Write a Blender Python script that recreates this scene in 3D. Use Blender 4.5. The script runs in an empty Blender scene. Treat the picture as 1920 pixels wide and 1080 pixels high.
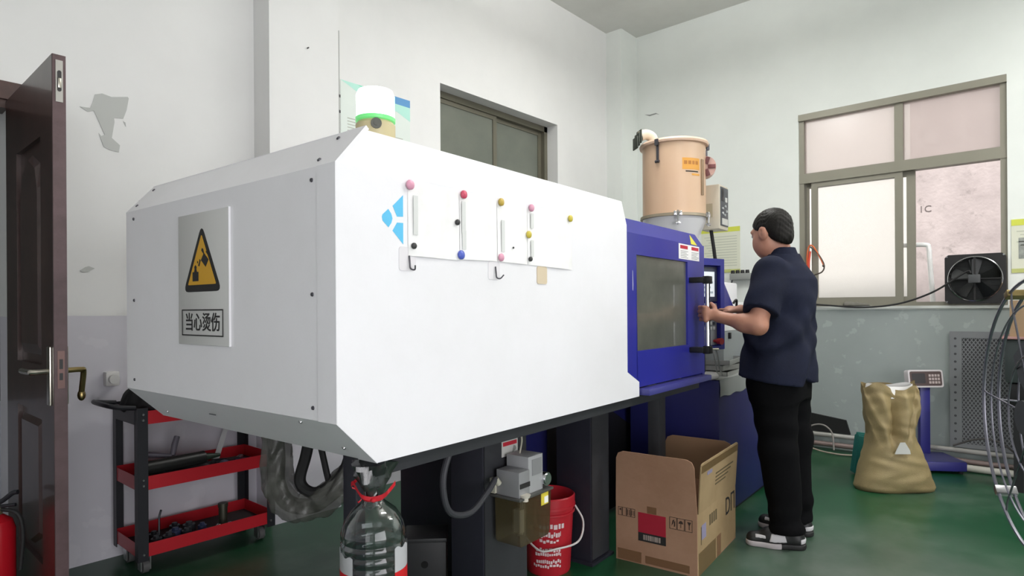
import bpy, bmesh, math, random
import numpy as np
from mathutils import Matrix, Vector
random.seed(7); rng = np.random.default_rng(7)
SC = bpy.context.scene; COL = SC.collection
PI = math.pi
def rad(d): return d*PI/180

# ---------------------------------------------------------------- camera
YAW = 0.720869            # wall direction measured from the viewing direction
ROLL = 0.006532
Fv = Vector((math.cos(YAW), math.sin(YAW), 0)); Rv = Vector((math.sin(YAW), -math.cos(YAW), 0)); Zv = Vector((0, 0, 1))
cd = bpy.data.cameras.new('camera'); cam = bpy.data.objects.new('camera', cd); COL.objects.link(cam)
cr = Rv*math.cos(ROLL) - Zv*math.sin(ROLL); cu = Rv*math.sin(ROLL) + Zv*math.cos(ROLL)
mc = Matrix.Identity(4)
for i in range(3):
    mc[i][0] = cr[i]; mc[i][1] = cu[i]; mc[i][2] = -Fv[i]
mc[2][3] = 1.2
cam.matrix_world = mc
cd.sensor_width = 36; cd.lens = 1167.57/1920*36; cd.shift_y = 39.39/1920; cd.clip_start = 0.05
SC.camera = cam

# ---------------------------------------------------------------- world, lights, exposure
vs = SC.view_settings
vs.view_transform = 'Standard'; vs.look = 'None'; vs.gamma = 1; vs.use_curve_mapping = False
vs.exposure = 0.0
w = bpy.data.worlds.new('sky'); SC.world = w; w.use_nodes = True
w.node_tree.nodes['Background'].inputs[0].default_value = (0.86, 0.93, 1.0, 1)
w.node_tree.nodes['Background'].inputs[1].default_value = 0.9
def area(name, loc, target, sx, sy, power, col=(1, 1, 1)):
    l = bpy.data.lights.new(name, 'AREA'); l.shape = 'RECTANGLE'; l.size = sx; l.size_y = sy; l.energy = power; l.color = col
    o = bpy.data.objects.new(name, l); COL.objects.link(o); o.location = loc
    o.rotation_euler = (Vector(target)-Vector(loc)).to_track_quat('-Z', 'Y').to_euler(); return o
# daylight through the open roller door behind the camera
area('roller_door_daylight', (-0.5, -4.42, 1.5), (-0.5, 0, 1.5), 4.2, 2.9, 188, (1.0, 0.98, 1.0))
# and through a doorway to the left of the camera
area('doorway_daylight', (-3.04, -1.4, 1.12), (0, -1.4, 1.12), 1.5, 2.1, 18, (1.0, 0.95, 1.0))
# unseen fluorescent battens, each with an added uplight to brighten ceiling and walls
TUBES = ((2.4, 0.0, 17), (3.7, 1.9, 24), (4.5, -1.2, 64))
for tx, ty, pw in TUBES:
    area('batten_light', (tx, ty, 3.50), (tx, ty, 0), 1.25, 0.12, pw, (1.0, 0.99, 0.97))
    area('batten_uplight', (tx, ty, 3.60), (tx, ty, 5), 1.25, 0.12, 38, (1.0, 0.99, 0.97))
sun = bpy.data.lights.new('sun', 'SUN'); sun.energy = 5.0; sun.angle = rad(4); sun.color = (1, 0.95, 0.93)
so = bpy.data.objects.new('sun', sun); COL.objects.link(so); so.location = (0, 0, 12)
so.rotation_euler = Vector((0.5, 0.04, -0.86)).to_track_quat('-Z', 'Y').to_euler()

# ---------------------------------------------------------------- materials
def lin(h):
    if isinstance(h, str):
        v = [int(h[i:i+2], 16)/255 for i in (0, 2, 4)]
        return tuple(c/12.92 if c <= 0.04045 else ((c+0.055)/1.055)**2.4 for c in v)
    return h
MATS = {}
def M(name, col, rough=0.5, metal=0.0, noise=None, bump=None, spec=None, trans=0, alpha=1, ior=None, emit=0, coat=0):
    """procedural material; noise=(scale, second colour, amount), bump=(scale, strength)"""
    if name in MATS: return MATS[name]
    m = bpy.data.materials.new(name); m.use_nodes = True; nt = m.node_tree; b = nt.nodes['Principled BSDF']
    c = lin(col); b.inputs['Base Color'].default_value = (*c, 1); b.inputs['Roughness'].default_value = rough
    b.inputs['Metallic'].default_value = metal; m.diffuse_color = (*c, 1)
    if spec is not None: b.inputs['Specular IOR Level'].default_value = spec
    if trans: b.inputs['Transmission Weight'].default_value = trans
    if ior: b.inputs['IOR'].default_value = ior
    if alpha < 1: b.inputs['Alpha'].default_value = alpha
    if coat: b.inputs['Coat Weight'].default_value = coat
    if emit: b.inputs['Emission Color'].default_value = (*c, 1); b.inputs['Emission Strength'].default_value = emit
    if noise or bump:
        tc = nt.nodes.new('ShaderNodeTexCoord')
    if noise:
        n = nt.nodes.new('ShaderNodeTexNoise'); n.inputs['Scale'].default_value = noise[0]; n.inputs['Detail'].default_value = 6
        n.inputs['Roughness'].default_value = 0.65
        nt.links.new(tc.outputs['Object'], n.inputs['Vector'])
        r = nt.nodes.new('ShaderNodeValToRGB'); r.color_ramp.elements[0].position = 0.38; r.color_ramp.elements[1].position = 0.68
        c2 = lin(noise[1]); a = noise[2]
        r.color_ramp.elements[0].color = (*c, 1); r.color_ramp.elements[1].color = (*[c[i]*(1-a)+c2[i]*a for i in range(3)], 1)
        nt.links.new(n.outputs['Fac'], r.inputs['Fac']); nt.links.new(r.outputs['Color'], b.inputs['Base Color'])
    if bump:
        n2 = nt.nodes.new('ShaderNodeTexNoise'); n2.inputs['Scale'].default_value = bump[0]; n2.inputs['Detail'].default_value = 4
        nt.links.new(tc.outputs['Object'], n2.inputs['Vector'])
        bp = nt.nodes.new('ShaderNodeBump'); bp.inputs['Strength'].default_value = bump[1]; bp.inputs['Distance'].default_value = 0.01
        nt.links.new(n2.outputs['Fac'], bp.inputs['Height']); nt.links.new(bp.outputs['Normal'], b.inputs['Normal'])
    MATS[name] = m; return m

# ---------------------------------------------------------------- mesh helpers
WM = {}                                   # world matrix of every object, kept by name
A = 0.720869-0.659555                     # the machine stands 3.5 degrees off the wall
MF = Matrix.Rotation(A, 4, 'Z')           # machine frame: x along the machine, y away from the operator
I4 = Matrix.Identity(4)
def T(x, y, z, rz=0, rx=0, ry=0):
    return Matrix.Translation((x, y, z)) @ Matrix.Rotation(rz, 4, 'Z') @ Matrix.Rotation(ry, 4, 'Y') @ Matrix.Rotation(rx, 4, 'X')
def tag(o, label=None, cat=None, group=None, kind=None):
    if label: o['label'] = label
    if cat: o['category'] = cat
    if group: o['group'] = group
    if kind: o['kind'] = kind
    return o
def link(o, parent, mw):
    COL.objects.link(o)
    if parent is not None:
        o.parent = parent; o.matrix_basis = WM[parent.name].inverted() @ mw
    else: o.matrix_basis = mw
    WM[o.name] = mw; return o
def thing(name, label, cat, loc=(0, 0, 0), frame=I4, group=None, kind=None):
    o = bpy.data.objects.new(name, None); o.empty_display_size = 0.1
    link(o, None, frame @ Matrix.Translation(loc)); return tag(o, label, cat, group, kind)
class MB:
    def __init__(s): s.v = []; s.f = []; s.m = I4
    def add(s, vs, fs, m=None):
        k = len(s.v); m = s.m if m is None else s.m @ m
        s.v += [tuple(m @ Vector(p)) for p in vs]; s.f += [tuple(i+k for i in f) for f in fs]; return s
    def box(s, x0, x1, y0, y1, z0, z1, m=None, bev=0):
        if bev:
            b = min(bev, (x1-x0)*.49, (y1-y0)*.49, (z1-z0)*.49); bm = bmesh.new(); bmesh.ops.create_cube(bm, size=1)
            for v in bm.verts: v.co = ((x0+x1)/2+v.co.x*(x1-x0), (y0+y1)/2+v.co.y*(y1-y0), (z0+z1)/2+v.co.z*(z1-z0))
            bmesh.ops.bevel(bm, geom=bm.edges[:]+bm.verts[:], offset=b, segments=2, affect='EDGES', profile=0.6)
            bm.verts.index_update(); s.add([v.co[:] for v in bm.verts], [[v.index for v in f.verts] for f in bm.faces], m); bm.free(); return s
        vs = [(x, y, z) for z in (z0, z1) for y in (y0, y1) for x in (x0, x1)]
        return s.add(vs, [(0, 2, 3, 1), (4, 5, 7, 6), (0, 1, 5, 4), (2, 6, 7, 3), (0, 4, 6, 2), (1, 3, 7, 5)], m)
    def cyl(s, p0, p1, r0, r1=None, n=16, caps=True, m=None):
        r1 = r0 if r1 is None else r1; p0 = Vector(p0); p1 = Vector(p1); d = (p1-p0).normalized()
        q = d.to_track_quat('Z', 'Y'); vs = []
        for p, r in ((p0, r0), (p1, r1)):
            vs += [p+q @ Vector((r*math.cos(2*PI*i/n), r*math.sin(2*PI*i/n), 0)) for i in range(n)]
        fs = [(i, (i+1) % n, n+(i+1) % n, n+i) for i in range(n)]
        if caps: fs += [tuple(range(n-1, -1, -1)), tuple(range(n, 2*n))]
        return s.add(vs, fs, m)
    def lathe(s, prof, n=32, m=None, a0=0, a1=2*PI):
        full = abs(a1-a0-2*PI) < 1e-6; k = n if full else n+1; vs = []; fs = []
        for r, z in prof: vs += [(r*math.cos(a0+(a1-a0)*i/n), r*math.sin(a0+(a1-a0)*i/n), z) for i in range(k)]
        for j in range(len(prof)-1):
            for i in range(n): fs.append((j*k+i, j*k+(i+1) % k, (j+1)*k+(i+1) % k, (j+1)*k+i))
        return s.add(vs, fs, m)
    def tube(s, pts, r, n=8, caps=True, m=None, closed=False):
        P = [Vector(p) for p in pts]; L = len(P); R = r if isinstance(r, (list, tuple)) else [r]*L; vs = []; fs = []
        up = None
        for i in range(L):
            d = (P[(i+1) % L]-P[i-1]) if (closed or 0 < i < L-1) else (P[1]-P[0] if i == 0 else P[-1]-P[-2])
            d.normalize()
            if up is None:
                up = Vector((0, 0, 1)) if abs(d.z) < 0.9 else Vector((1, 0, 0))
            x = d.cross(up).normalized(); up = x.cross(d).normalized()
            vs += [P[i]+R[i]*(x*math.cos(2*PI*j/n)+up*math.sin(2*PI*j/n)) for j in range(n)]
        for i in range(L if closed else L-1):
            a = i*n; b = ((i+1) % L)*n
            fs += [(a+j, a+(j+1) % n, b+(j+1) % n, b+j) for j in range(n)]
        if caps and not closed: fs += [tuple(range(n-1, -1, -1)), tuple(range((L-1)*n, L*n))]
        return s.add(vs, fs, m)
    def prism(s, poly, d, m=None):
        """polygon in local xy, extruded d along local z"""
        n = len(poly); vs = [(x, y, 0) for x, y in poly]+[(x, y, d) for x, y in poly]
        return s.add(vs, [tuple(range(n-1, -1, -1)), tuple(range(n, 2*n))]+[(i, (i+1) % n, n+(i+1) % n, n+i) for i in range(n)], m)
    def ball(s, c, r, n=12, m=None):
        rr = r if isinstance(r, (list, tuple)) else (r, r, r); k = n//2; vs = []; fs = []
        for j in range(k+1):
            t = PI*j/k
            vs += [(c[0]+rr[0]*math.sin(t)*math.cos(2*PI*i/n), c[1]+rr[1]*math.sin(t)*math.sin(2*PI*i/n), c[2]-rr[2]*math.cos(t)) for i in range(n)]
        for j in range(k): fs += [(j*n+i, j*n+(i+1) % n, (j+1)*n+(i+1) % n, (j+1)*n+i) for i in range(n)]
        return s.add(vs, fs, m)
    def build(s, name, mat, parent=None, frame=I4, smooth=35, origin=None, label=None, cat=None, group=None, kind=None, dbl=True):
        """verts are given in `frame`; the object keeps its parent's matrix (or an origin of its own)"""
        mw = WM[parent.name] if parent is not None else (frame @ Matrix.Translation(origin) if origin is not None else I4)
        k = mw.inverted() @ frame
        me = bpy.data.meshes.new(name); me.from_pydata([k @ Vector(v) for v in s.v], [], s.f)
        if dbl:
            bm = bmesh.new(); bm.from_mesh(me); bmesh.ops.remove_doubles(bm, verts=bm.verts[:], dist=1e-5)
            bmesh.ops.recalc_face_normals(bm, faces=bm.faces[:]); bm.to_mesh(me); bm.free()
        if smooth:
            me.shade_smooth(); me.set_sharp_from_angle(angle=rad(smooth))
        me.materials.append(mat)
        o = bpy.data.objects.new(name, me); link(o, parent, mw); return tag(o, label, cat, group, kind)
def plane_m(o, ex, ey):
    """matrix with local x along ex, local y along ey, z out of the face, at o"""
    ex = Vector(ex).normalized(); ey = Vector(ey).normalized(); ez = ex.cross(ey); m = Matrix.Identity(4)
    for i in range(3): m[i][0] = ex[i]; m[i][1] = ey[i]; m[i][2] = ez[i]; m[i][3] = o[i]
    return m
def text(name, s, size, m, mat, parent, frame=I4, sx=1.0, depth=0.0006, bold=0.0, align='CENTER'):
    cu = bpy.data.curves.new(name, 'FONT'); cu.body = s; cu.size = size; cu.extrude = depth; cu.offset = bold
    cu.align_x = align; cu.align_y = 'CENTER'; cu.resolution_u = 3
    o = bpy.data.objects.new(name, cu); COL.objects.link(o); bpy.context.view_layer.update()
    dg = bpy.context.evaluated_depsgraph_get(); me = bpy.data.meshes.new_from_object(o.evaluated_get(dg), depsgraph=dg)
    bpy.data.objects.remove(o); bpy.data.curves.remove(cu); me.name = name
    mw = WM[parent.name]
    me.transform(mw.inverted() @ frame @ m @ Matrix.Scale(sx, 4, (1, 0, 0)))
    me.materials.clear(); me.materials.append(mat)
    q = bpy.data.objects.new(name, me); return link(q, parent, mw)
def rrect(w, h, r, n=4, cx=0, cy=0):
    p = []
    for (sx, sy, a) in ((1, 1, 0), (-1, 1, 90), (-1, -1, 180), (1, -1, 270)):
        for i in range(n+1):
            t = rad(a+90*i/n); p.append((cx+sx*(w/2-r)+r*math.cos(t), cy+sy*(h/2-r)+r*math.sin(t)))
    return p
def bez(pts, n=8):
    """smooth curve through points (Catmull-Rom)"""
    P = [Vector(p) for p in pts]; P = [2*P[0]-P[1]]+P+[2*P[-1]-P[-2]]; out = []
    for i in range(1, len(P)-2):
        for k in range(n):
            t = k/n; a, b, c, d = P[i-1:i+3]
            out.append(0.5*((2*b)+(-a+c)*t+(2*a-5*b+4*c-d)*t*t+(-a+3*b-3*c+d)*t**3))
    out.append(P[-2]); return out

# ---------------------------------------------------------------- signed distance modelling (bodies, cloth, sacks)
class SDF:
    def __init__(s, lo, hi, h):
        s.lo = np.array(lo, float); s.h = h; s.n = np.ceil((np.array(hi)-s.lo)/h).astype(int)+1
        s.f = np.full(s.n, 0.2, np.float32)
    def sub(s, lo, hi, pad):
        a = np.clip(np.floor((np.array(lo)-pad-s.lo)/s.h).astype(int), 0, s.n); b = np.clip(np.ceil((np.array(hi)+pad-s.lo)/s.h).astype(int)+1, 0, s.n)
        if np.any(b <= a): return None, None
        ax = [s.lo[i]+s.h*np.arange(a[i], b[i]) for i in range(3)]
        return tuple(slice(a[i], b[i]) for i in range(3)), np.meshgrid(*ax, indexing='ij')
    def op(s, sl, d, k, mode='add'):
        f = s.f[sl]
        if mode == 'add':
            if k > 0:
                hh = np.clip(0.5+0.5*(f-d)/k, 0, 1); s.f[sl] = f*(1-hh)+d*hh-k*hh*(1-hh)
            else: s.f[sl] = np.minimum(f, d)
        elif mode == 'cut':
            if k > 0:
                hh = np.clip(0.5-0.5*(f+d)/k, 0, 1); s.f[sl] = f*(1-hh)-d*hh+k*hh*(1-hh)
            else: s.f[sl] = np.maximum(f, -d)
    def cap(s, p0, p1, r0, r1=None, k=0.02, mode='add', flat=1.0, ax=None):
        """tapered capsule; flat<1 squashes it along axis ax"""
        r1 = r0 if r1 is None else r1; p0 = np.array(p0, float); p1 = np.array(p1, float); R = max(r0, r1)
        sl, g = s.sub(np.minimum(p0, p1)-R, np.maximum(p0, p1)+R, max(k, 0.0)+2*s.h+0.02)
        if sl is None: return s
        d = p1-p0; L2 = max(d@d, 1e-9)
        q = [g[i]-p0[i] for i in range(3)]; t = np.clip((q[0]*d[0]+q[1]*d[1]+q[2]*d[2])/L2, 0, 1)
        e = [q[i]-t*d[i] for i in range(3)]
        if ax is not None:
            a = np.array(ax, float); a /= np.linalg.norm(a); c = e[0]*a[0]+e[1]*a[1]+e[2]*a[2]
            l2 = e[0]**2+e[1]**2+e[2]**2-c*c+(c/flat)**2
        else: l2 = e[0]**2+e[1]**2+e[2]**2
        s.op(sl, np.sqrt(l2)-(r0+(r1-r0)*t), k, mode); return s
    def ell(s, c, r, k=0.02, mode='add', rot=None):
        R = max(r); sl, g = s.sub(np.array(c)-R, np.array(c)+R, max(k, 0)+2*s.h+0.02)
        if sl is None: return s
        q = np.stack([g[i]-c[i] for i in range(3)], -1)
        if rot is not None: q = q @ np.array(rot)
        l = np.sqrt(sum((q[..., i]/r[i])**2 for i in range(3))); l2 = np.sqrt(sum((q[..., i]/r[i]**2)**2 for i in range(3)))
        s.op(sl, l*(l-1)/np.maximum(l2, 1e-6), k, mode); return s
    def stack(s, rows, k=0.02, pw=2.0):
        """rows of (z, x centre, y centre, half width, half depth): a vertical trunk"""
        Z = np.array([r[0] for r in rows]); sl, g = s.sub((min(r[1]-r[3] for r in rows), min(r[2]-r[4] for r in rows), Z.min()), (max(r[1]+r[3] for r in rows), max(r[2]+r[4] for r in rows), Z.max()), 0.08)
        c = [np.interp(g[2], Z, [r[i] for r in rows]) for i in range(1, 5)]
        u = np.abs((g[0]-c[0])/c[2]); v = np.abs((g[1]-c[1])/c[3])
        d = ((u**pw+v**pw)**(1/pw)-1)*np.minimum(c[2], c[3])
        d = np.maximum(d, np.maximum(Z.min()-g[2], g[2]-Z.max())); s.op(sl, d, k); return s
    def half(s, n, c, k=0.0):
        """keep the side where n.p < c"""
        g = np.meshgrid(*[s.lo[i]+s.h*np.arange(s.n[i]) for i in range(3)], indexing='ij'); d = n[0]*g[0]+n[1]*g[1]+n[2]*g[2]-c
        if k > 0:
            hh = np.clip(0.5-0.5*(s.f-d)/k, 0, 1); s.f = (s.f*(1-hh)+d*hh+k*hh*(1-hh)).astype(np.float32)
        else: s.f = np.maximum(s.f, d).astype(np.float32)
        return s
    def warp(s, fn):
        g = np.meshgrid(*[s.lo[i]+s.h*np.arange(s.n[i]) for i in range(3)], indexing='ij'); s.f = (s.f+fn(*g)).astype(np.float32); return s
    def mesh(s, smooth=1):
        f = s.f; n = np.array(f.shape); ins = f < 0; cnt = np.zeros(n-1, np.int8)
        acc = np.zeros((*(n-1), 3), np.float32); num = np.zeros(n-1, np.float32)
        base = [np.arange(n[i]-1) for i in range(3)]
        def S(o): return tuple(slice(o[i], o[i]+n[i]-1) for i in range(3))
        for ax in range(3):
            o1, o2 = [i for i in range(3) if i != ax]
            for a in (0, 1):
                for b in (0, 1):
                    o = [0, 0, 0]; o[o1] = a; o[o2] = b; e = list(o); e[ax] = 1
                    fa = f[S(o)]; fb = f[S(e)]; x = (fa < 0) != (fb < 0)
                    t = np.where(x, fa/np.where(x, fa-fb, 1), 0); num += x
                    for i in range(3):
                        acc[..., i] += x*(t if i == ax else o[i])
        act = num > 0; idx = np.full(n-1, -1, np.int64); idx[act] = np.arange(act.sum())
        cells = np.argwhere(act); V = (cells+acc[act]/num[act][:, None])*s.h+s.lo
        Q = []
        for ax in range(3):
            o1, o2 = (ax+1) % 3, (ax+2) % 3
            a = [slice(1, n[i]-1) for i in range(3)]; a[ax] = slice(0, n[ax]-1); b = list(a); b[ax] = slice(1, n[ax])
            x = ins[tuple(a)] != ins[tuple(b)]; p = np.argwhere(x)+np.array([0 if i == ax else 1 for i in range(3)])
            if not len(p): continue
            e1 = np.eye(3, dtype=int)[o1]; e2 = np.eye(3, dtype=int)[o2]
            q = np.stack([idx[tuple((p-e1-e2).T)], idx[tuple((p-e2).T)], idx[tuple(p.T)], idx[tuple((p-e1).T)]], 1)
            fl = ins[tuple(a)][x]; q[~fl] = q[~fl][:, ::-1]; Q.append(q)
        Q = np.concatenate(Q)
        for _ in range(smooth):
            sm = np.zeros_like(V); c = np.zeros(len(V))
            for i in range(4):
                np.add.at(sm, Q[:, i], V[Q[:, (i+1) % 4]]); np.add.at(sm, Q[:, (i+1) % 4], V[Q[:, i]]); np.add.at(c, Q[:, i], 1); np.add.at(c, Q[:, (i+1) % 4], 1)
            V = 0.5*V+0.5*sm/np.maximum(c, 1)[:, None]
        return V, Q
def sdf_obj(name, s, mat, parent=None, frame=I4, smooth=1, **kw):
    V, Q = s.mesh(smooth); mw = WM[parent.name] if parent is not None else I4
    k = np.array(mw.inverted() @ frame); V = V @ k[:3, :3].T+k[:3, 3]
    me = bpy.data.meshes.new(name); me.vertices.add(len(V)); me.vertices.foreach_set('co', V.astype(np.float32).ravel())
    me.loops.add(len(Q)*4); me.loops.foreach_set('vertex_index', Q.astype(np.int32).ravel())
    me.polygons.add(len(Q)); me.polygons.foreach_set('loop_start', np.arange(0, len(Q)*4, 4, dtype=np.int32))
    me.update(calc_edges=True); me.validate(); me.shade_smooth(); me.materials.append(mat)
    o = bpy.data.objects.new(name, me); link(o, parent, mw); return tag(o, **kw)

# ================================================================ SETTING
def wall_mat(name, up, low, low2, zsplit, rough=0.75):
    m = bpy.data.materials.new(name); m.use_nodes = True; nt = m.node_tree; b = nt.nodes['Principled BSDF']; b.inputs['Roughness'].default_value = rough
    N_ = nt.nodes.new; L_ = nt.links.new
    g = N_('ShaderNodeNewGeometry'); sp = N_('ShaderNodeSeparateXYZ'); L_(g.outputs['Position'], sp.inputs[0])
    n = N_('ShaderNodeTexNoise'); n.inputs['Scale'].default_value = 1.3; n.inputs['Detail'].default_value = 8; n.inputs['Roughness'].default_value = 0.6; L_(g.outputs['Position'], n.inputs['Vector'])
    n3 = N_('ShaderNodeTexNoise'); n3.inputs['Scale'].default_value = 9; n3.inputs['Detail'].default_value = 5; L_(g.outputs['Position'], n3.inputs['Vector'])
    wob = N_('ShaderNodeMath'); wob.operation = 'MULTIPLY_ADD'; wob.inputs[1].default_value = 0.012; L_(n3.outputs['Fac'], wob.inputs[0]); L_(sp.outputs['Z'], wob.inputs[2])
    gt = N_('ShaderNodeMath'); gt.operation = 'GREATER_THAN'; gt.inputs[1].default_value = zsplit+0.006; L_(wob.outputs[0], gt.inputs[0])
    def ramp(src, c0, c1, p0, p1):
        r = N_('ShaderNodeValToRGB'); e = r.color_ramp.elements; e[0].position = p0; e[1].position = p1; e[0].color = (*lin(c0), 1); e[1].color = (*lin(c1), 1); L_(src, r.inputs[0]); return r.outputs[0]
    a = ramp(n.outputs['Fac'], up[0], up[1], 0.35, 0.7); l1 = ramp(n.outputs['Fac'], low[0], low[1], 0.35, 0.65)
    l2 = ramp(n3.outputs['Fac'], low[0], low2, 0.62, 0.66); mixl = N_('ShaderNodeMix'); mixl.data_type = 'RGBA'; mixl.inputs[0].default_value = 0.3
    L_(l1, mixl.inputs[6]); L_(l2, mixl.inputs[7])
    mx = N_('ShaderNodeMix'); mx.data_type = 'RGBA'; L_(gt.outputs[0], mx.inputs[0]); L_(mixl.outputs[2], mx.inputs[6]); L_(a, mx.inputs[7]); L_(mx.outputs[2], b.inputs['Base Color'])
    bp = N_('ShaderNodeBump'); bp.inputs['Strength'].default_value = 0.12; bp.inputs['Distance'].default_value = 0.004; L_(n3.outputs['Fac'], bp.inputs['Height']); L_(bp.outputs[0], b.inputs['Normal'])
    return m
wmA = wall_mat('painted_plaster_left', ('e6e6e5', 'dfdfde'), ('d0ced6', 'd8d6de'), 'e0dee4', 1.18)  # lower coat lightened to stand in for light missing low on the wall
wmB = wall_mat('painted_plaster_right', ('e2e6e2', 'dadeda'), ('8f9795', '9aa2a0'), 'b4bcba', 1.176)
fm = bpy.data.materials.new('green_epoxy'); fm.use_nodes = True
nt = fm.node_tree; b = nt.nodes['Principled BSDF']; g = nt.nodes.new('ShaderNodeNewGeometry')
def tex(scale, det, c0, c1, p0, p1):
    n = nt.nodes.new('ShaderNodeTexNoise'); n.inputs['Scale'].default_value = scale; n.inputs['Detail'].default_value = det; n.inputs['Roughness'].default_value = 0.65
    nt.links.new(g.outputs['Position'], n.inputs['Vector']); r = nt.nodes.new('ShaderNodeValToRGB'); e = r.color_ramp.elements
    e[0].position = p0; e[1].position = p1; e[0].color = (*lin(c0), 1) if isinstance(c0, str) else c0; e[1].color = (*lin(c1), 1) if isinstance(c1, str) else c1
    nt.links.new(n.outputs['Fac'], r.inputs[0]); return r.outputs[0]
base = tex(2.2, 8, '0f4026', '164b2e', 0.35, 0.65); grime = tex(1.1, 8, (0, 0, 0, 1), (1, 1, 1, 1), 0.5, 0.72)
# worn bare patch where people walk beside the machine
vd = nt.nodes.new('ShaderNodeVectorMath'); vd.operation = 'DISTANCE'; vd.inputs[1].default_value = (2.9, 0.45, 0); nt.links.new(g.outputs['Position'], vd.inputs[0])
mr = nt.nodes.new('ShaderNodeMapRange'); mr.inputs[1].default_value = 0.35; mr.inputs[2].default_value = 1.25; mr.inputs[3].default_value = 0.85; mr.inputs[4].default_value = 0.0; nt.links.new(vd.outputs['Value'], mr.inputs[0])
n5 = nt.nodes.new('ShaderNodeTexNoise'); n5.inputs['Scale'].default_value = 5; n5.inputs['Detail'].default_value = 8; nt.links.new(g.outputs['Position'], n5.inputs['Vector'])
mu = nt.nodes.new('ShaderNodeMath'); mu.operation = 'MULTIPLY'; nt.links.new(mr.outputs[0], mu.inputs[0]); nt.links.new(n5.outputs['Fac'], mu.inputs[1])
mu2 = nt.nodes.new('ShaderNodeMath'); mu2.operation = 'MULTIPLY_ADD'; mu2.inputs[1].default_value = 0.35; mu2.use_clamp = True
nt.links.new(grime, mu2.inputs[0]); nt.links.new(mu.outputs[0], mu2.inputs[2])
mx = nt.nodes.new('ShaderNodeMix'); mx.data_type = 'RGBA'; mx.inputs[7].default_value = (*lin('757c76'), 1)
nt.links.new(mu2.outputs[0], mx.inputs[0]); nt.links.new(base, mx.inputs[6]); nt.links.new(mx.outputs[2], b.inputs['Base Color']); b.inputs['Roughness'].default_value = 0.32

YA, XB, ZC = 3.48, 5.75, 4.02
struct = dict(kind='structure')
MB().box(-3.2, 5.95, -4.7, 5.2, -0.12, 0).build('floor', fm, smooth=0, **struct)
cm = M('ceiling_paint', 'd6d6d1', 0.85, noise=(0.8, 'c8c8c3', 1))
MB().box(-3.2, 5.95, -4.7, 5.2, ZC, ZC+0.15).build('ceiling', cm, smooth=0, **struct)
def wall_with_holes(name, mat, axis, pos, thick, a0, a1, holes, **kw):
    """axis 'Y': wall spans x in a0..a1 at y pos..pos+thick; holes (a, b, z0, z1)"""
    mb = MB(); cuts = sorted(holes); e = a0
    def put(p, q, z0, z1):
        if q-p < 1e-6 or z1-z0 < 1e-6: return
        y0, y1 = min(pos, pos+thick), max(pos, pos+thick)
        mb.box(p, q, y0, y1, z0, z1) if axis == 'Y' else mb.box(y0, y1, p, q, z0, z1)
    for h0, h1, z0, z1 in cuts: put(e, h0, 0, ZC); put(h0, h1, 0, z0); put(h0, h1, z1, ZC); e = h1
    put(e, a1, 0, ZC); return mb.build(name, mat, smooth=0, **kw)
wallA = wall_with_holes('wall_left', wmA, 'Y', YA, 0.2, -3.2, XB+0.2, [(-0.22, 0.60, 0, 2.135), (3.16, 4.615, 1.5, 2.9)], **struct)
wallB = wall_with_holes('wall_right', wmB, 'X', XB, 0.2, -4.7, YA, [(0.277, 1.705, 1.205, 2.876)], **struct)
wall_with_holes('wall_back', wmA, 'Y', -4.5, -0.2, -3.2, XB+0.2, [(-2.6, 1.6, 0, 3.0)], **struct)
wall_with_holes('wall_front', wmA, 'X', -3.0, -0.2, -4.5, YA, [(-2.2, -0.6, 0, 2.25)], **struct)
MB().box(-5.2, -3.22, -3.2, 0.4, 2.35, 2.45).build('sun_block', M('sun_block_grey', '9a9a98', 0.8), smooth=0, **struct)      # unseen slab added to keep sun out of the doorway
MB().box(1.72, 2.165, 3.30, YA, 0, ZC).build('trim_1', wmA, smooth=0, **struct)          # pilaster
MB().box(5.45, XB, 3.30, YA, 0, ZC).build('trim_2', wmB, smooth=0, **struct)             # corner pilaster
# corridor beyond the doorway
MB().box(-1.2, 1.6, 4.9, 5.0, 0, 2.9).box(-1.3, -1.2, YA+0.2, 5.0, 0, 2.9).box(1.6, 1.7, YA+0.2, 5.0, 0, 2.9).build('wall_corridor', M('corridor_paint', 'c3c6d0', 0.8), smooth=0, **struct)
# flaked patches where the top coat came off
pk = M('bare_filler', 'b9bbb8', 0.9)
def peel(pts): MB().prism([(x, z) for x, z in pts], 0.002, plane_m((0, YA-0.0015, 0), (1, 0, 0), (0, 0, 1))).build('flaked_patch', pk, wallA, smooth=0)
peel([(0.868, 2.172), (0.90, 2.155), (0.925, 2.165), (0.93, 2.155), (0.97, 2.06), (0.955, 2.05), (0.945, 2.062), (0.965, 2.0), (0.99, 1.99), (1.03, 1.985), (1.035, 2.02), (1.0, 2.05), (1.012, 2.13), (1.01, 2.15), (1.05, 2.155), (1.065, 2.2), (1.075, 2.262), (1.07, 2.268), (1.0, 2.25), (0.96, 2.257), (0.93, 2.245), (0.92, 2.2), (0.91, 2.175)])
peel([(0.865, 1.395), (0.875, 1.388), (0.90, 1.392), (0.925, 1.408), (0.90, 1.418), (0.885, 1.412)])
peel([(1.05, 2.142), (1.062, 2.118), (1.06, 2.138)])
ck = M('crack_dark', '8d908d', 0.9)
MB().prism([(1.55-0.0, 3.20), (1.49, 3.187), (1.42, 3.19), (1.38, 3.165), (1.415, 3.178), (1.49, 3.172)], 0.002, plane_m((XB-0.0015, 0, 0), (0, 1, 0), (0, 0, 1))).build('plaster_crack', ck, wallB, smooth=0).location = (0, 1.66, 0)
nail = M('nail_dark', '4a4a4a', 0.6)
MB().cyl((1.955, 3.30, 2.735), (1.955, 3.285, 2.735), 0.004, n=8).build('nail', nail, wallA)

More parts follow.
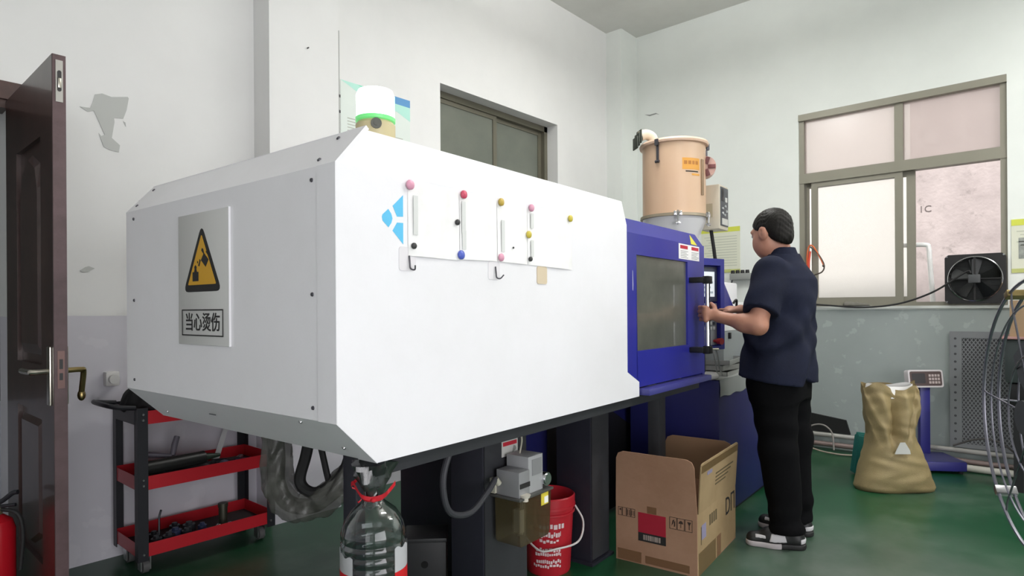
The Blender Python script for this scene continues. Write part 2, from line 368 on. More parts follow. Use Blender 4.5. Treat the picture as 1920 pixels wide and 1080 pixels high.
# ---- door and its frame
dw = M('dark_varnished_wood', '33211f', 0.35, noise=(6, '43302c', 1), coat=0.2)
dwe = M('door_edge_wood', '5d484a', 0.5, noise=(14, '4d3a3b', 1))
steel = M('brushed_steel', 'b8b3a8', 0.28, 1.0)
door = thing('door_1', 'dark brown wooden door standing open at the left with steel lever handle', None, (0.61, 3.45, 0), kind='structure')
del door['label']
X0, X1, Y0, Y1, Z1 = 0.59, 0.632, 2.702, 3.468, 2.125
lf = MB()
# stiles and rails around two recessed raised panels
lf.box(X0, X1, Y0, Y0+0.17, 0.012, Z1).box(X0, X1, Y1-0.2, Y1, 0.012, Z1)
lf.box(X0, X1, Y0+0.17, Y1-0.2, 0.012, 0.25).box(X0, X1, Y0+0.17, Y1-0.2, 0.82, 1.0).box(X0, X1, Y0+0.17, Y1-0.2, 1.86, Z1)
lf.build('leaf', dw, door, smooth=0)
MB().box(X0+0.001, X1-0.001, Y0-0.004, Y0, 0.012, Z1).build('leaf_edge', dwe, door, smooth=0)
for z0, z1, arch in ((0.25, 0.82, False), (1.0, 1.86, True)):
    ya, yb = Y0+0.17, Y1-0.2; ym = (ya+yb)/2
    MB().box(X0+0.016, X1-0.016, ya, yb, z0, z1).build('panel_backing', dw, door, smooth=0)
    ins = 0.035; top = z1-ins
    poly = [(ya+ins, z0+ins), (yb-ins, z0+ins)]
    if arch: poly += [(yb-ins, top-0.14), (yb-ins-0.04, top-0.05), (ym, top), (ya+ins+0.04, top-0.05), (ya+ins, top-0.14)]
    else: poly = [(ya+ins, z0+ins+0.06), (ym, z0+ins-0.005), (yb-ins, z0+ins+0.06), (yb-ins, top), (ya+ins, top)]
    big = poly; cx = sum(p[0] for p in poly)/len(poly); cz = sum(p[1] for p in poly)/len(poly)
    sm = [(cx+(p[0]-cx)*0.84, cz+(p[1]-cz)*0.92) for p in poly]
    mb = MB(); k = len(poly); vs = [(X0+0.016, *p) for p in big]+[(X0+0.001, *p) for p in sm]
    mb.add(vs, [tuple(range(k, 2*k))]+[(i, (i+1) % k, k+(i+1) % k, k+i) for i in range(k)]).build('raised_panel', dw, door, smooth=0)
# lever handles, plates and latches
for sx, xs in ((-1, X0), (1, X1)):
    h = MB().box(min(xs, xs+sx*0.008), max(xs, xs+sx*0.008), 2.722, 2.766, 0.862, 1.075, bev=0.004)
    h.build('handle_plate', steel, door)
    lv = MB().tube(bez([(xs, 2.745, 0.985), (xs+sx*0.05, 2.745, 0.985), (xs+sx*0.058, 2.77, 0.985), (xs+sx*0.055, 2.9, 0.982)] if sx < 0 else [(xs, 2.745, 0.985), (xs+0.05, 2.745, 0.985), (xs+0.062, 2.755, 0.975), (xs+0.062, 2.78, 0.90)], 6), 0.010, 10)
    if sx > 0: lv.ball((xs+0.062, 2.782, 0.885), (0.014, 0.014, 0.022), 12)
    lv.build('lever_handle', steel if sx < 0 else M('worn_brass', '9c8a5e', 0.35, 1.0), door)
MB().box(0.600, 0.622, Y0-0.0065, Y0-0.003, 1.955, 2.105).build('flush_bolt_plate', M('galvanised', 'a9a7a2', 0.4, 1.0), door, smooth=0)
MB().prism(rrect(0.012, 0.075, 0.006), 0.003, plane_m((0.611, Y0-0.0065, 2.03), (1, 0, 0), (0, 0, 1))).build('flush_bolt_slot', M('slot_dark', '2b2a2a', 0.5), door)
MB().box(0.606, 0.616, Y0-0.012, Y0-0.006, 2.005, 2.04, bev=0.002).build('flush_bolt_lever', steel, door)
MB().box(0.600, 0.622, Y0-0.0065, Y0-0.003, 0.925, 1.06).build('lock_plate', M('lock_bronze', '6a5450', 0.4, 0.7), door, smooth=0)
MB().box(0.606, 0.616, Y0-0.0085, Y0-0.006, 0.955, 0.98).box(0.606, 0.616, Y0-0.0085, Y0-0.006, 0.995, 1.03).build('lock_slot', MATS['slot_dark'], door, smooth=0)
MB().box(-0.30, 0.68, YA-0.02, YA, 2.135, 2.213).box(0.635, 0.70, YA-0.02, YA, 0, 2.135).box(-0.30, -0.22, YA-0.02, YA, 0, 2.135).box(-0.22, 0.60, YA, YA+0.12, 2.10, 2.135).build('door_frame', M('frame_wood', '44302c', 0.4, noise=(7, '553a34', 1)), door, smooth=0)
MB().box(-1.15, 1.55, 4.84, 4.9, 0.66, 2.5).build('trim_3', M('dim_board', '4a4e4b', 0.6, noise=(9, '5d625d', 1)), smooth=0, **struct)

# ---- window in the left wall
al = M('bronze_aluminium', '6d6a5c', 0.45, 0.3); alb = M('olive_aluminium', '8a877a', 0.45, 0.25)
def frosted(name, col, rough=0.5, tr=0.35, gloss=0.04):
    m = bpy.data.materials.new(name); m.use_nodes = True; nt = m.node_tree; nt.nodes.remove(nt.nodes['Principled BSDF']); out = nt.nodes['Material Output']
    t = nt.nodes.new('ShaderNodeBsdfTranslucent'); t.inputs[0].default_value = (*lin(col), 1); d = nt.nodes.new('ShaderNodeBsdfDiffuse'); d.inputs[0].default_value = (*lin(col), 1)
    p = nt.nodes.new('ShaderNodeBsdfTransparent'); gl = nt.nodes.new('ShaderNodeBsdfGlossy'); gl.inputs['Roughness'].default_value = 0.25
    a = nt.nodes.new('ShaderNodeMixShader'); a.inputs[0].default_value = 0.2; nt.links.new(t.outputs[0], a.inputs[1]); nt.links.new(d.outputs[0], a.inputs[2])
    b_ = nt.nodes.new('ShaderNodeMixShader'); b_.inputs[0].default_value = tr; nt.links.new(a.outputs[0], b_.inputs[1]); nt.links.new(p.outputs[0], b_.inputs[2])
    c = nt.nodes.new('ShaderNodeMixShader'); c.inputs[0].default_value = gloss; nt.links.new(b_.outputs[0], c.inputs[1]); nt.links.new(gl.outputs[0], c.inputs[2]); nt.links.new(c.outputs[0], out.inputs[0])
    MATS[name] = m; return m
wa = thing('window_1', None, None, (3.89, YA+0.14, 1.5), kind='structure')
x0, x1, z0, z1, y = 3.16, 4.615, 1.5, 2.9, YA+0.12
MB().box(x0, x1, y, y+0.07, z1-0.05, z1).box(x0, x0+0.045, y, y+0.07, z0, z1).box(x1-0.045, x1, y, y+0.07, z0, z1).box(x0, x1, y, y+0.07, z0, z0+0.05).build('frame', al, wa, smooth=0)
gA = M('dim_frosted_glass', '656a61', 0.25, noise=(1.5, '72756b', 1))
for a, b_, off in ((x0+0.045, 3.93, 0.015), (3.88, x1-0.045, 0.04)):
    s = MB().box(a, a+0.045, y+off, y+off+0.022, z0+0.05, z1-0.05).box(b_-0.045, b_, y+off, y+off+0.022, z0+0.05, z1-0.05).box(a+0.045, b_-0.045, y+off+0.001, y+off+0.021, z1-0.085, z1-0.05).box(a+0.045, b_-0.045, y+off+0.001, y+off+0.021, z0+0.05, z0+0.1).build('sash', al, wa, smooth=0)
    MB().box(a+0.045, b_-0.045, y+off+0.008, y+off+0.014, z0+0.1, z1-0.085).build('pane', gA, s, smooth=0)

# ---- window in the right wall
wb = thing('window_2', None, None, (XB+0.05, 0.99, 1.205), kind='structure')
ya, yb, za, zb, x = 0.277, 1.705, 1.205, 2.876, XB+0.015
MB().box(x-0.02, x+0.08, ya, yb, zb-0.055, zb).box(x, x+0.08, ya, ya+0.04, za, zb).box(x, x+0.08, yb-0.04, yb, za, zb).box(x-0.015, x+0.1, ya, yb, za, za+0.03).build('frame', alb, wb, smooth=0)
MB().box(x-0.005, x+0.08, ya, yb, 2.275, 2.36).build('transom', alb, wb, smooth=0)
MB().box(x+0.005, x+0.07, 0.925, 0.985, 2.36, zb-0.05).build('mullion', alb, wb, smooth=0)
gp = frosted('frosted_pink_glass', 'e6dcd9', tr=0.5); gw = frosted('frosted_white_glass', 'fdfcf8', tr=0.9)
MB().box(x+0.035, x+0.041, 0.985, yb-0.04, 2.36, zb-0.055).build('pane', gp, wb, smooth=0)
MB().box(x+0.035, x+0.041, ya+0.04, 0.925, 2.36, zb-0.055).build('pane', gp, wb, smooth=0)
def sash(y0, y1, xo, wl, wr):
    s = MB().box(xo, xo+0.025, y0, y0+wr, za+0.03, 2.275).box(xo, xo+0.025, y1-wl, y1, za+0.03, 2.275).box(xo+0.001, xo+0.024, y0+wr, y1-wl, 2.235, 2.275).box(xo+0.001, xo+0.024, y0+wr, y1-wl, za+0.03, za+0.075).build('sash', alb, wb, smooth=0)
    MB().box(xo+0.01, xo+0.015, y0+wr, y1-wl, za+0.075, 2.235).build('pane', gw, s, smooth=0)
sash(0.93, 1.61, x+0.008, 0.05, 0.055); sash(0.85, 1.66, x+0.045, 0.02, 0.06)
MB().box(XB-0.012, XB, 0.25, 1.73, 1.185, 1.205).build('sill', M('sill_cement', 'c9ccc8', 0.8), wb, smooth=0)

# ---- across the alley
ew = M('grimy_exterior_plaster', 'd9cdcb', 0.9, noise=(2.5, 'a89d9c', 0.55), bump=(20, 0.3))
nte = ew.node_tree; be = nte.nodes['Principled BSDF']; tcn = [n for n in nte.nodes if n.type == 'TEX_COORD'][0]
n7 = nte.nodes.new('ShaderNodeTexNoise'); n7.inputs['Scale'].default_value = 5.5; n7.inputs['Detail'].default_value = 9; n7.inputs['Roughness'].default_value = 0.7; nte.links.new(tcn.outputs['Object'], n7.inputs['Vector'])
r7 = nte.nodes.new('ShaderNodeValToRGB'); r7.color_ramp.elements[0].position = 0.58; r7.color_ramp.elements[1].position = 0.74; r7.color_ramp.elements[0].color = (0, 0, 0, 1); r7.color_ramp.elements[1].color = (0.75, 0.75, 0.75, 1); nte.links.new(n7.outputs['Fac'], r7.inputs[0])
mx7 = nte.nodes.new('ShaderNodeMix'); mx7.data_type = 'RGBA'; mx7.inputs[7].default_value = (*lin('8b817f'), 1); old = be.inputs['Base Color'].links[0].from_socket
nte.links.new(r7.outputs[0], mx7.inputs[0]); nte.links.new(old, mx7.inputs[6]); nte.links.new(mx7.outputs[2], be.inputs['Base Color'])
XE = 7.6
MB().box(XE-0.03, XE+0.2, 1.15, 8, -0.1, 5.5).build('pane_brightener', M('pane_brightener_white', 'fdfaf4', 0.85), smooth=0, **struct)  # white slab added to brighten the window panes in front of it
ext = MB().box(XE, XE+0.2, -6, 8, -0.1, 5.5).build('wall_exterior', ew, smooth=0, **struct)
MB().box(-30, 30, -30, 30, -0.4, -0.13).build('ground_exterior', M('yard_concrete', '9a9a96', 0.9), smooth=0, **struct)

for k_, (tx, ty, pw) in enumerate(TUBES):
    fx = thing('batten_lamp', ('fluorescent batten hanging above the machine front', 'fluorescent batten hanging nearest the corner', 'fluorescent batten hanging farthest from the machine')[k_], 'lamp', (tx, ty, ZC), group='fluorescent battens below the ceiling')
    MB().box(tx-0.64, tx+0.64, ty-0.035, ty+0.035, 3.545, 3.59).build('housing', M('batten_white', 'e8e8e6', 0.5), fx, smooth=0)
    for s_ in (-0.45, 0.45): MB().cyl((tx+s_, ty, 3.59), (tx+s_, ty, ZC), 0.004, n=6).build('hanger', nail, fx)
    MB().cyl((tx-0.6, ty, 3.525), (tx+0.6, ty, 3.525), 0.014, n=12).build('tube', M('tube_glow', 'fdfdf6', 0.3, emit=4), fx)

# ================================================================ INJECTION MOULDING MACHINE (frame MF: u along, v away, z up)
def FM(u, v, z): return plane_m((u, v, z), (1, 0, 0), (0, 0, 1))          # on a face looking at the operator side
def EM(u, v, z): return plane_m((u, v, z), (0, -1, 0), (0, 0, 1))         # on the end face
white = M('white_powder_coat', 'f3f2f6', 0.38, noise=(2.0, 'eeedf0', 1), bump=(120, 0.03))
blue = M('blue_enamel', '292c92', 0.33, noise=(3, '2e3090', 1))
blueb = M('blue_base_enamel', '1d1f58', 0.42, noise=(2.5, '191b4d', 1))
navy = M('dark_navy_enamel', '24242f', 0.45, noise=(4, '292933', 1))
dgrey = M('dark_grey_enamel', '343539', 0.5, noise=(5, '2d2e32', 1))
black = M('black_plastic', '161617', 0.45)
rubber = M('black_rubber', '1b1b1c', 0.7)
chrome = M('chrome', 'd4d4d6', 0.15, 1.0)
screwm = M('screw_steel', '5b5a60', 0.4, 0.8)
zinc = M('zinc_screw', 'b9b9bb', 0.3, 1.0)
paper = M('white_paper', 'f6f5f4', 0.8)
ink = M('black_ink', '232222', 0.7); redink = M('red_ink', 'c2283a', 0.6); greyink = M('grey_ink', '8f908c', 0.7)
mach = thing('injection_molding_machine', 'long white factory machine with blue door that the worker is using', 'machine', (2.4, 1.83, 0), MF)
def mb(): return MB()
V0 = 1.229
# front panel of the clamp housing, upper strip leaning back
p = mb(); outl = [(0.909, 0.93), (1.03, 0.815), (2.489, 0.815), (2.489, 0.878), (2.38, 0.929), (2.38, 1.551), (0.909, 1.551)]
p.prism(outl, -0.014, FM(0, V0, 0))
q = [(0.909, V0, 1.551), (2.38, V0, 1.551), (2.392, V0+0.03, 1.657), (1.002, V0+0.03, 1.657)]
p.add(q+[(a, b_+0.014, c) for a, b_, c in q], [(0, 1, 2, 3), (7, 6, 5, 4), (0, 4, 5, 1), (1, 5, 6, 2), (2, 6, 7, 3), (3, 7, 4, 0)])
fp = p.build('front_panel', white, mach, MF, smooth=0)
# corner strip round the end, then the end panel with its bevels
def shell(v0, v1, off, th=0.01):
    prof = [(1.03, 0.815), (0.909, 0.93), (0.909, 1.551), (1.002, 1.657)]; nrm = [(-0.69, -0.72), (-0.9, -0.35), (-0.9, 0.35), (-0.75, 0.66)]
    o = [(u+n_[0]*off, z+n_[1]*off) for (u, z), n_ in zip(prof, nrm)]; i = [(u-n_[0]*th, z-n_[1]*th) for (u, z), n_ in zip(prof, nrm)]
    poly = o+i[::-1]; m = mb(); n = len(poly)
    vs = [(u, v0, z) for u, z in poly]+[(u, v1, z) for u, z in poly]
    fs = [(i_, (i_+1) % n, n+(i_+1) % n, n+i_) for i_ in range(n)]
    for i_ in range(3): fs += [(i_, i_+1, n-2-i_, n-1-i_), (n+n-1-i_, n+n-2-i_, n+i_+1, n+i_)]
    return m.add(vs, fs)
shell(V0+0.0005, 1.303, 0.002).build('corner_strip', white, mach, MF, smooth=0)
ep = shell(1.3055, 2.435, 0.0).build('end_panel', white, mach, MF, smooth=0)
mb().box(1.0, 2.392, V0+0.03, 2.435, 1.645, 1.657).build('top_panel', white, mach, MF, smooth=0)
mb().box(0.95, 2.39, 2.425, 2.435, 0.93, 1.60).build('back_panel', white, mach, MF, smooth=0)
mb().box(1.03, 2.39, V0+0.02, 2.42, 0.82, 0.83).build('bottom_pan', dgrey, mach, MF, smooth=0)
mb().box(2.36, 2.37, V0+0.05, 2.42, 0.83, 1.64).build('inner_partition', white, mach, MF, smooth=0)
def screw(c, n, r, mat, par):
    c = Vector(c); n = Vector(n).normalized()
    mb().cyl(c, c+n*0.003, r, r*0.85, 10).cyl(c+n*0.0028, c+n*0.0034, r*0.45, n=6).build('screw', mat, par, MF)
for v, zs in ((2.37, (1.522, 1.239, 0.963)), (1.325, (1.52, 1.239, 0.96))):
    for z in zs: screw((0.909, v, z), (-1, 0, 0), 0.0055, screwm, ep)
nu = Vector((-0.75, 0, 0.66)); nl = Vector((-0.69, 0, -0.72))
for v, t in ((2.39, 0.2), (2.39, 0.8), (1.32, 0.2), (1.32, 0.82)):
    screw((0.909+0.093*t, v, 1.551+0.106*t), nu, 0.006, screwm, ep)
for v, t, m_ in ((1.40, 0.12, zinc), (1.32, 0.72, zinc), (2.33, 0.75, zinc)):
    screw((0.909+0.121*t, v, 0.93-0.115*t), nl, 0.0055, m_, ep)
mb().box(0.955, 0.957, 1.9, 1.94, 0.878, 0.88).build('scratch', screwm, ep, MF, smooth=0)
# blue safety door
D0 = 1.236; dt = 0.032
sd = mb()
sd.prism([(2.375, 0.93), (2.49, 0.876), (2.49, 0.853), (2.482, 0.853), (2.482, 1.526), (2.372, 1.526)], -dt, FM(0, D0, 0))
sd.prism([(2.482, 0.853), (3.275, 0.853), (3.275, 1.012), (2.482, 1.012)], -dt, FM(0, D0, 0))
sd.prism([(2.482, 1.434), (3.275, 1.434), (3.275, 1.526), (2.482, 1.526)], -dt, FM(0, D0, 0))
sd.prism([(3.055, 1.012), (3.275, 1.012), (3.275, 1.434), (3.055, 1.434)], -dt, FM(0, D0, 0))
q = [(2.372, D0, 1.526), (3.275, D0, 1.526), (3.205, D0+0.02, 1.588), (2.402, D0+0.02, 1.588)]
sd.add(q+[(a, b_+dt, c) for a, b_, c in q], [(0, 1, 2, 3), (7, 6, 5, 4), (0, 4, 5, 1), (1, 5, 6, 2), (2, 6, 7, 3), (3, 7, 4, 0)])
sdo = sd.build('safety_door', blue, mach, MF, smooth=0)
gm = M('smoked_scratched_glass', '55574f', 0.3, noise=(3.5, '6a6b61', 1), coat=0.3)
mb().box(2.47, 3.065, D0+0.01, D0+0.016, 1.0, 1.445).build('door_window', gm, sdo, MF, smooth=0)
mb().box(3.285, 3.318, V0+0.02, V0+0.14, 0.80, 1.535).build('door_post', blue, mach, MF, smooth=0)
mb().box(3.276, 3.2845, D0+0.012, D0+0.03, 0.853, 1.526).build('door_gap', black, mach, MF, smooth=0)
hb = mb().tube([(3.127, 1.16, 0.968), (3.127, 1.16, 1.356)], 0.013, 14).build('grab_bar', chrome, sdo, MF)
for z in (1.342, 0.985):
    mb().box(3.10, 3.155, 1.143, 1.178, z-0.02, z+0.02, bev=0.006).box(3.07, 3.13, 1.163, D0, z-0.014, z+0.014, bev=0.004).build('bar_bracket', black, sdo, MF)
mb().box(2.50, 3.25, 1.185, 1.25, 0.818, 0.846, bev=0.006).build('door_rail', M('rail_enamel', '45458a', 0.35), mach, MF)
mb().tube([(3.14, 1.225, 0.985), (3.36, 1.19, 0.975)], 0.006, 8).ball((3.2, 1.215, 0.982), 0.012, 8).build('latch_rod', chrome, sdo, MF)
mb().prism([(2.443, 1.28), (2.447, 1.275), (2.449, 1.30), (2.446, 1.36), (2.443, 1.365)], 0.0006, FM(0, D0-0.0006, 0)).build('scratch', M('scratch_white', 'c9c9dd', 0.6), sdo, MF, smooth=0)
ws = mb().box(2.943, 3.211, D0-0.0015, D0-0.0003, 1.445, 1.521).build('warning_sticker', paper, sdo, MF, smooth=0)
for a in (2.96, 3.105):
    mb().box(a, a+0.095, D0-0.0022, D0-0.0016, 1.497, 1.514).build('sticker_heading', redink, sdo, MF, smooth=0)
t_ = mb()
for i in range(5): t_.box(2.965, 3.06-0.02*(i % 2), D0-0.0021, D0-0.0016, 1.484-0.008*i, 1.4865-0.008*i).box(3.105, 3.2-0.015*(i % 3), D0-0.0021, D0-0.0016, 1.484-0.008*i, 1.4865-0.008*i)
t_.build('sticker_print', greyink, sdo, MF, smooth=0)
ty = plane_m((0, D0, 1.526), (1, 0, 0), (0, 0.02, 0.062))
mb().prism([(3.105, 0.002), (3.185, 0.0), (3.125, 0.056)], 0.0012, ty).build('triangle_sticker', M('sticker_yellow', 'd8d23c', 0.5), sdo, MF, smooth=0)
# frame, legs, base
mb().box(1.05, 3.25, 1.255, 1.35, 0.772, 0.812).build('front_beam', dgrey, mach, MF, smooth=0)
mb().box(1.7, 3.25, 2.2, 2.3, 0.772, 0.812).build('rear_beam', dgrey, mach, MF, smooth=0)
for u0, u1, v0, v1 in ((1.165, 1.20, 1.49, 1.55), (1.75, 2.014, 1.5, 1.66), (2.525, 2.69, 1.5, 1.69), (2.97, 3.055, 1.36, 1.42)):
    l = mb().box(u0, u1, v0, v1, 0.012, 0.80, bev=0.003); l.box(u0-0.02, u1+0.02, v0-0.02, v1+0.02, 0, 0.012); l.build('leg', navy if u0 < 2.9 else dgrey, mach, MF)
for u0, u1 in ((1.75, 2.014), (2.525, 2.69)):
    mb().box(u0+0.006, u1, 1.494, 1.4995, 0.02, 0.80).build('leg_plate', dgrey, mach, MF, smooth=0)
mb().box(2.03, 2.5, 1.83, 1.9, 0.0, 0.12).build('floor_beam', dgrey, mach, MF, smooth=0)
mb().box(2.02, 3.3, 1.88, 2.25, 0.03, 0.80, bev=0.01).build('bed', navy, mach, MF)
mb().box(2.42, 4.45, 1.80, 1.86, 0.02, 0.80).build('bed_side_plate', blueb, mach, MF, smooth=0)
mb().prism([(2.6, 0.02), (4.40, 0.02), (4.40, 0.03), (3.26, 0.60), (3.0, 0.74), (2.6, 0.74)], 0.004, FM(0, 1.797, 0)).build('diagonal_shade', M('shade_black', '1d1d20', 0.45), mach, MF, smooth=0)  # dark sheet painted in as the diagonal shade across the blue plate
mb().box(3.80, 3.83, 1.79, 1.80, 0.31, 0.43).build('slot', black, mach, MF, smooth=0)
cab = mb().box(3.42, 4.7, 1.208, 1.75, 0.03, 0.795, bev=0.004).build('base_cabinet', blueb, mach, MF)
mb().box(3.44, 4.68, 1.23, 1.73, 0, 0.03).build('plinth', black, mach, MF, smooth=0)
mb().box(3.45, 5.2, 1.62, 2.1, 0.80, 1.0, bev=0.01).build('injection_bed', blueb, mach, MF)
mb().cyl((3.2, 1.83, 1.2), (4.9, 1.83, 1.2), 0.075, n=24).build('barrel', M('barrel_cover', 'c9cace', 0.4, 0.3), mach, MF)
mb().box(4.12, 4.44, 1.70, 1.96, 1.0, 1.44, bev=0.01).build('feed_throat', M('cast_grey', '8d9094', 0.5), mach, MF)
mb().box(4.5, 5.15, 1.66, 2.0, 1.0, 1.4, bev=0.02).build('injection_motor_cover', white, mach, MF)
mb().box(3.92, 4.45, 1.35, 1.60, 1.05, 1.235, bev=0.008).build('barrel_guard', M('guard_white', 'd9dad9', 0.5), mach, MF)
mb().box(3.92, 4.45, 1.352, 1.60, 0.80, 1.05, bev=0.004).build('guard_base', M('guard_grey', '7f8484', 0.5), mach, MF)
gl = mb().box(4.0, 4.02, 1.335, 1.352, 1.0, 1.04, bev=0.003).build('guard_latch', black, mach, MF)
# control panel
th = rad(20); PC = MF @ plane_m((3.53, 1.212, 0), (math.cos(th), -math.sin(th), 0), (math.sin(th), math.cos(th), 0))
# panel frame: x runs left (negative) from the right front corner, y into the panel, z up
hp = mb().box(-0.032, 0.0, 0, 0.16, 0.965, 1.475).box(-0.235, -0.212, 0, 0.16, 0.965, 1.475).box(-0.212, -0.032, 0, 0.16, 1.437, 1.475).box(-0.212, -0.032, 0, 0.16, 0.965, 0.985).box(-0.212, -0.032, 0.034, 0.16, 0.985, 1.437)
ctl = hp.build('control_panel', blue, mach, PC, smooth=0)
mb().prism([(3.53, 1.37), (3.715, 1.215), (3.715, 1.195), (3.53, 1.185)], -0.02, FM(0, 1.225, 0)).build('panel_gusset', blue, mach, MF, smooth=0)
mb().tube(bez([(3.705, 1.22, 1.225), (3.72, 1.21, 1.245), (3.735, 1.21, 1.235), (3.73, 1.21, 1.19)], 5), 0.007, 8).build('panel_hook', black, mach, MF)
mb().box(-0.208, -0.036, 0.02, 0.034, 1.235, 1.43, bev=0.003).build('screen_bezel', M('bezel_slate', '3c4258', 0.4), ctl, PC)
mb().box(-0.178, -0.062, 0.0175, 0.0205, 1.262, 1.402).build('screen', M('lit_screen', 'dfe6ea', 0.3, emit=0.45), ctl, PC, smooth=0)
sp = mb()
for i in range(4): sp.box(-0.17, -0.075-0.02*(i % 2), 0.0165, 0.0174, 1.28+0.028*i, 1.292+0.028*i)
sp.build('screen_graphics', M('screen_grey', 'a9b4bd', 0.4, emit=0.2), ctl, PC, smooth=0, kind='stuff')
mb().box(-0.208, -0.036, 0.024, 0.034, 0.99, 1.225).build('keypad', M('keypad_grey', '9da1a6', 0.5), ctl, PC, smooth=0)
for r in range(5):
    for c in range(6):
        mb().box(-0.197+0.025*c, -0.179+0.025*c, 0.0205, 0.024, 1.075+0.028*r, 1.093+0.028*r, bev=0.002).build('key', M('key_white', 'd5d6d4', 0.5) if (r+c) % 3 else M('key_dark', '4b4f57', 0.5), ctl, PC)
mb().cyl((-0.06, 0.0, 1.012), (-0.06, 0.024, 1.012), 0.009, n=12).cyl((-0.06, -0.03, 1.012), (-0.06, 0.0, 1.012), 0.019, 0.016, n=16).build('emergency_stop', M('red_plastic', 'b02a2c', 0.35), ctl, PC)
mb().tube([(3.46, 1.33, 0.79), (3.46, 1.33, 0.97)], 0.03, 14).build('panel_post', black, mach, MF)
for k, (a, b_) in enumerate(((3.42, 3.52), (3.47, 3.6))):
    mb().tube(bez([(a, 1.25, 0.985), (a+0.01, 1.235, 0.93), (a+0.05, 1.24, 0.86), (b_+0.03, 1.26, 0.80)], 6), 0.004, 6).build('panel_cable', M('grey_cable', '8f918e', 0.5), mach, MF)
# clear film hanging over the cabinet edge
film = M('crumpled_film', '9a9d9b', 0.25, alpha=0.9)
f = mb(); k = 26
for i in range(k+1):
    u = 3.418+0.75*i/k; wv = 0.003*math.sin(i*1.9)+0.002*math.sin(i*4.3)
    f.v += [(u, 1.30, 0.8), (u, 1.203+wv*0.3, 0.8), (u, 1.199-abs(wv), 0.755), (u, 1.2-abs(wv)*1.2, 0.705+0.005*math.sin(i*0.9))]
f.f += [(4*i+j, 4*i+4+j, 4*i+5+j, 4*i+1+j) for i in range(k) for j in range(3)]
f.build('film_edge', film, mach, MF)

# ---- sign on the end panel
sign = thing('warning_sign', 'white burn hazard sign with yellow triangle on machine end', 'sign', (0.905, 1.87, 1.09), MF)
su = 0.903
mb().box(su, 0.9085, 1.715, 2.024, 1.098, 1.496, bev=0.002).build('board', M('sign_white', 'd3d3d1', 0.35), sign, MF)
mb().box(su-0.0005, 0.9085, 1.7135, 1.7155, 1.098, 1.496).build('board_edge', white, sign, MF, smooth=0)
yel = M('sign_yellow', 'd9a427', 0.45)
cx = 1.871
def rtri(w, h, r, zb):
    pts = [(-w/2, zb), (w/2, zb), (0, zb+h)]; out = []
    for i in range(3):
        a, b_, c = Vector(pts[i-1]), Vector(pts[i]), Vector(pts[(i+1) % 3]); d1 = (a-b_).normalized(); d2 = (c-b_).normalized()
        for t in (0, .25, .5, .75, 1): out.append(tuple(b_+d1*r*(1-t)**2+d2*r*t**2))
    return out
mb().prism(rtri(0.232, 0.202, 0.03, 1.258), 0.0008, EM(su, cx, 0)).build('triangle_border', ink, sign, MF, smooth=0)
mb().prism(rtri(0.172, 0.150, 0.006, 1.279), 0.0008, EM(su-0.0008, cx, 0)).build('triangle_field', yel, sign, MF, smooth=0)
pic = mb(); e = EM(su-0.0016, cx, 0)
pic.prism([(-0.055, 1.29), (-0.018, 1.29), (-0.018, 1.318), (-0.055, 1.318)], 0.0006, e).prism([(-0.045, 1.318), (-0.028, 1.318), (-0.031, 1.327), (-0.029, 1.333), (-0.037, 1.339), (-0.044, 1.333), (-0.042, 1.327)], 0.0006, e)
pic.prism([(-0.002, 1.352), (0.026, 1.331), (0.044, 1.352), (0.016, 1.373)], 0.0006, e).prism([(0.012, 1.371), (0.02, 1.365), (0.012, 1.385), (0.004, 1.388), (0.0, 1.381)], 0.0006, e).prism([(0.028, 1.375), (0.046, 1.36), (0.048, 1.362), (0.03, 1.378)], 0.0006, e)
pic.prism([(-0.02, 1.336), (-0.012, 1.334), (-0.004, 1.352), (-0.012, 1.356), (-0.013, 1.347)], 0.0006, e).prism([(-0.026, 1.345), (-0.021, 1.343), (-0.02, 1.349), (-0.025, 1.351)], 0.0006, e)
pic.build('hot_liquid_pictogram', ink, sign, MF, smooth=0)
fr = mb(); b0, b1, c0, c1, t = -0.126, 0.126, 1.125, 1.205, 0.0035
for a, b_, c, d in ((b0, b1, c0, c0+t), (b0, b1, c1-t, c1), (b0, b0+t, c0, c1), (b1-t, b1, c0, c1)): fr.prism([(a, c), (b_, c), (b_, d), (a, d)], 0.0008, e)
fr.build('caption_frame', ink, sign, MF, smooth=0)
text('caption', '当心烫伤', 0.058, EM(su-0.0008, cx, 1.163), ink, sign, MF, sx=0.93, bold=0.0005)

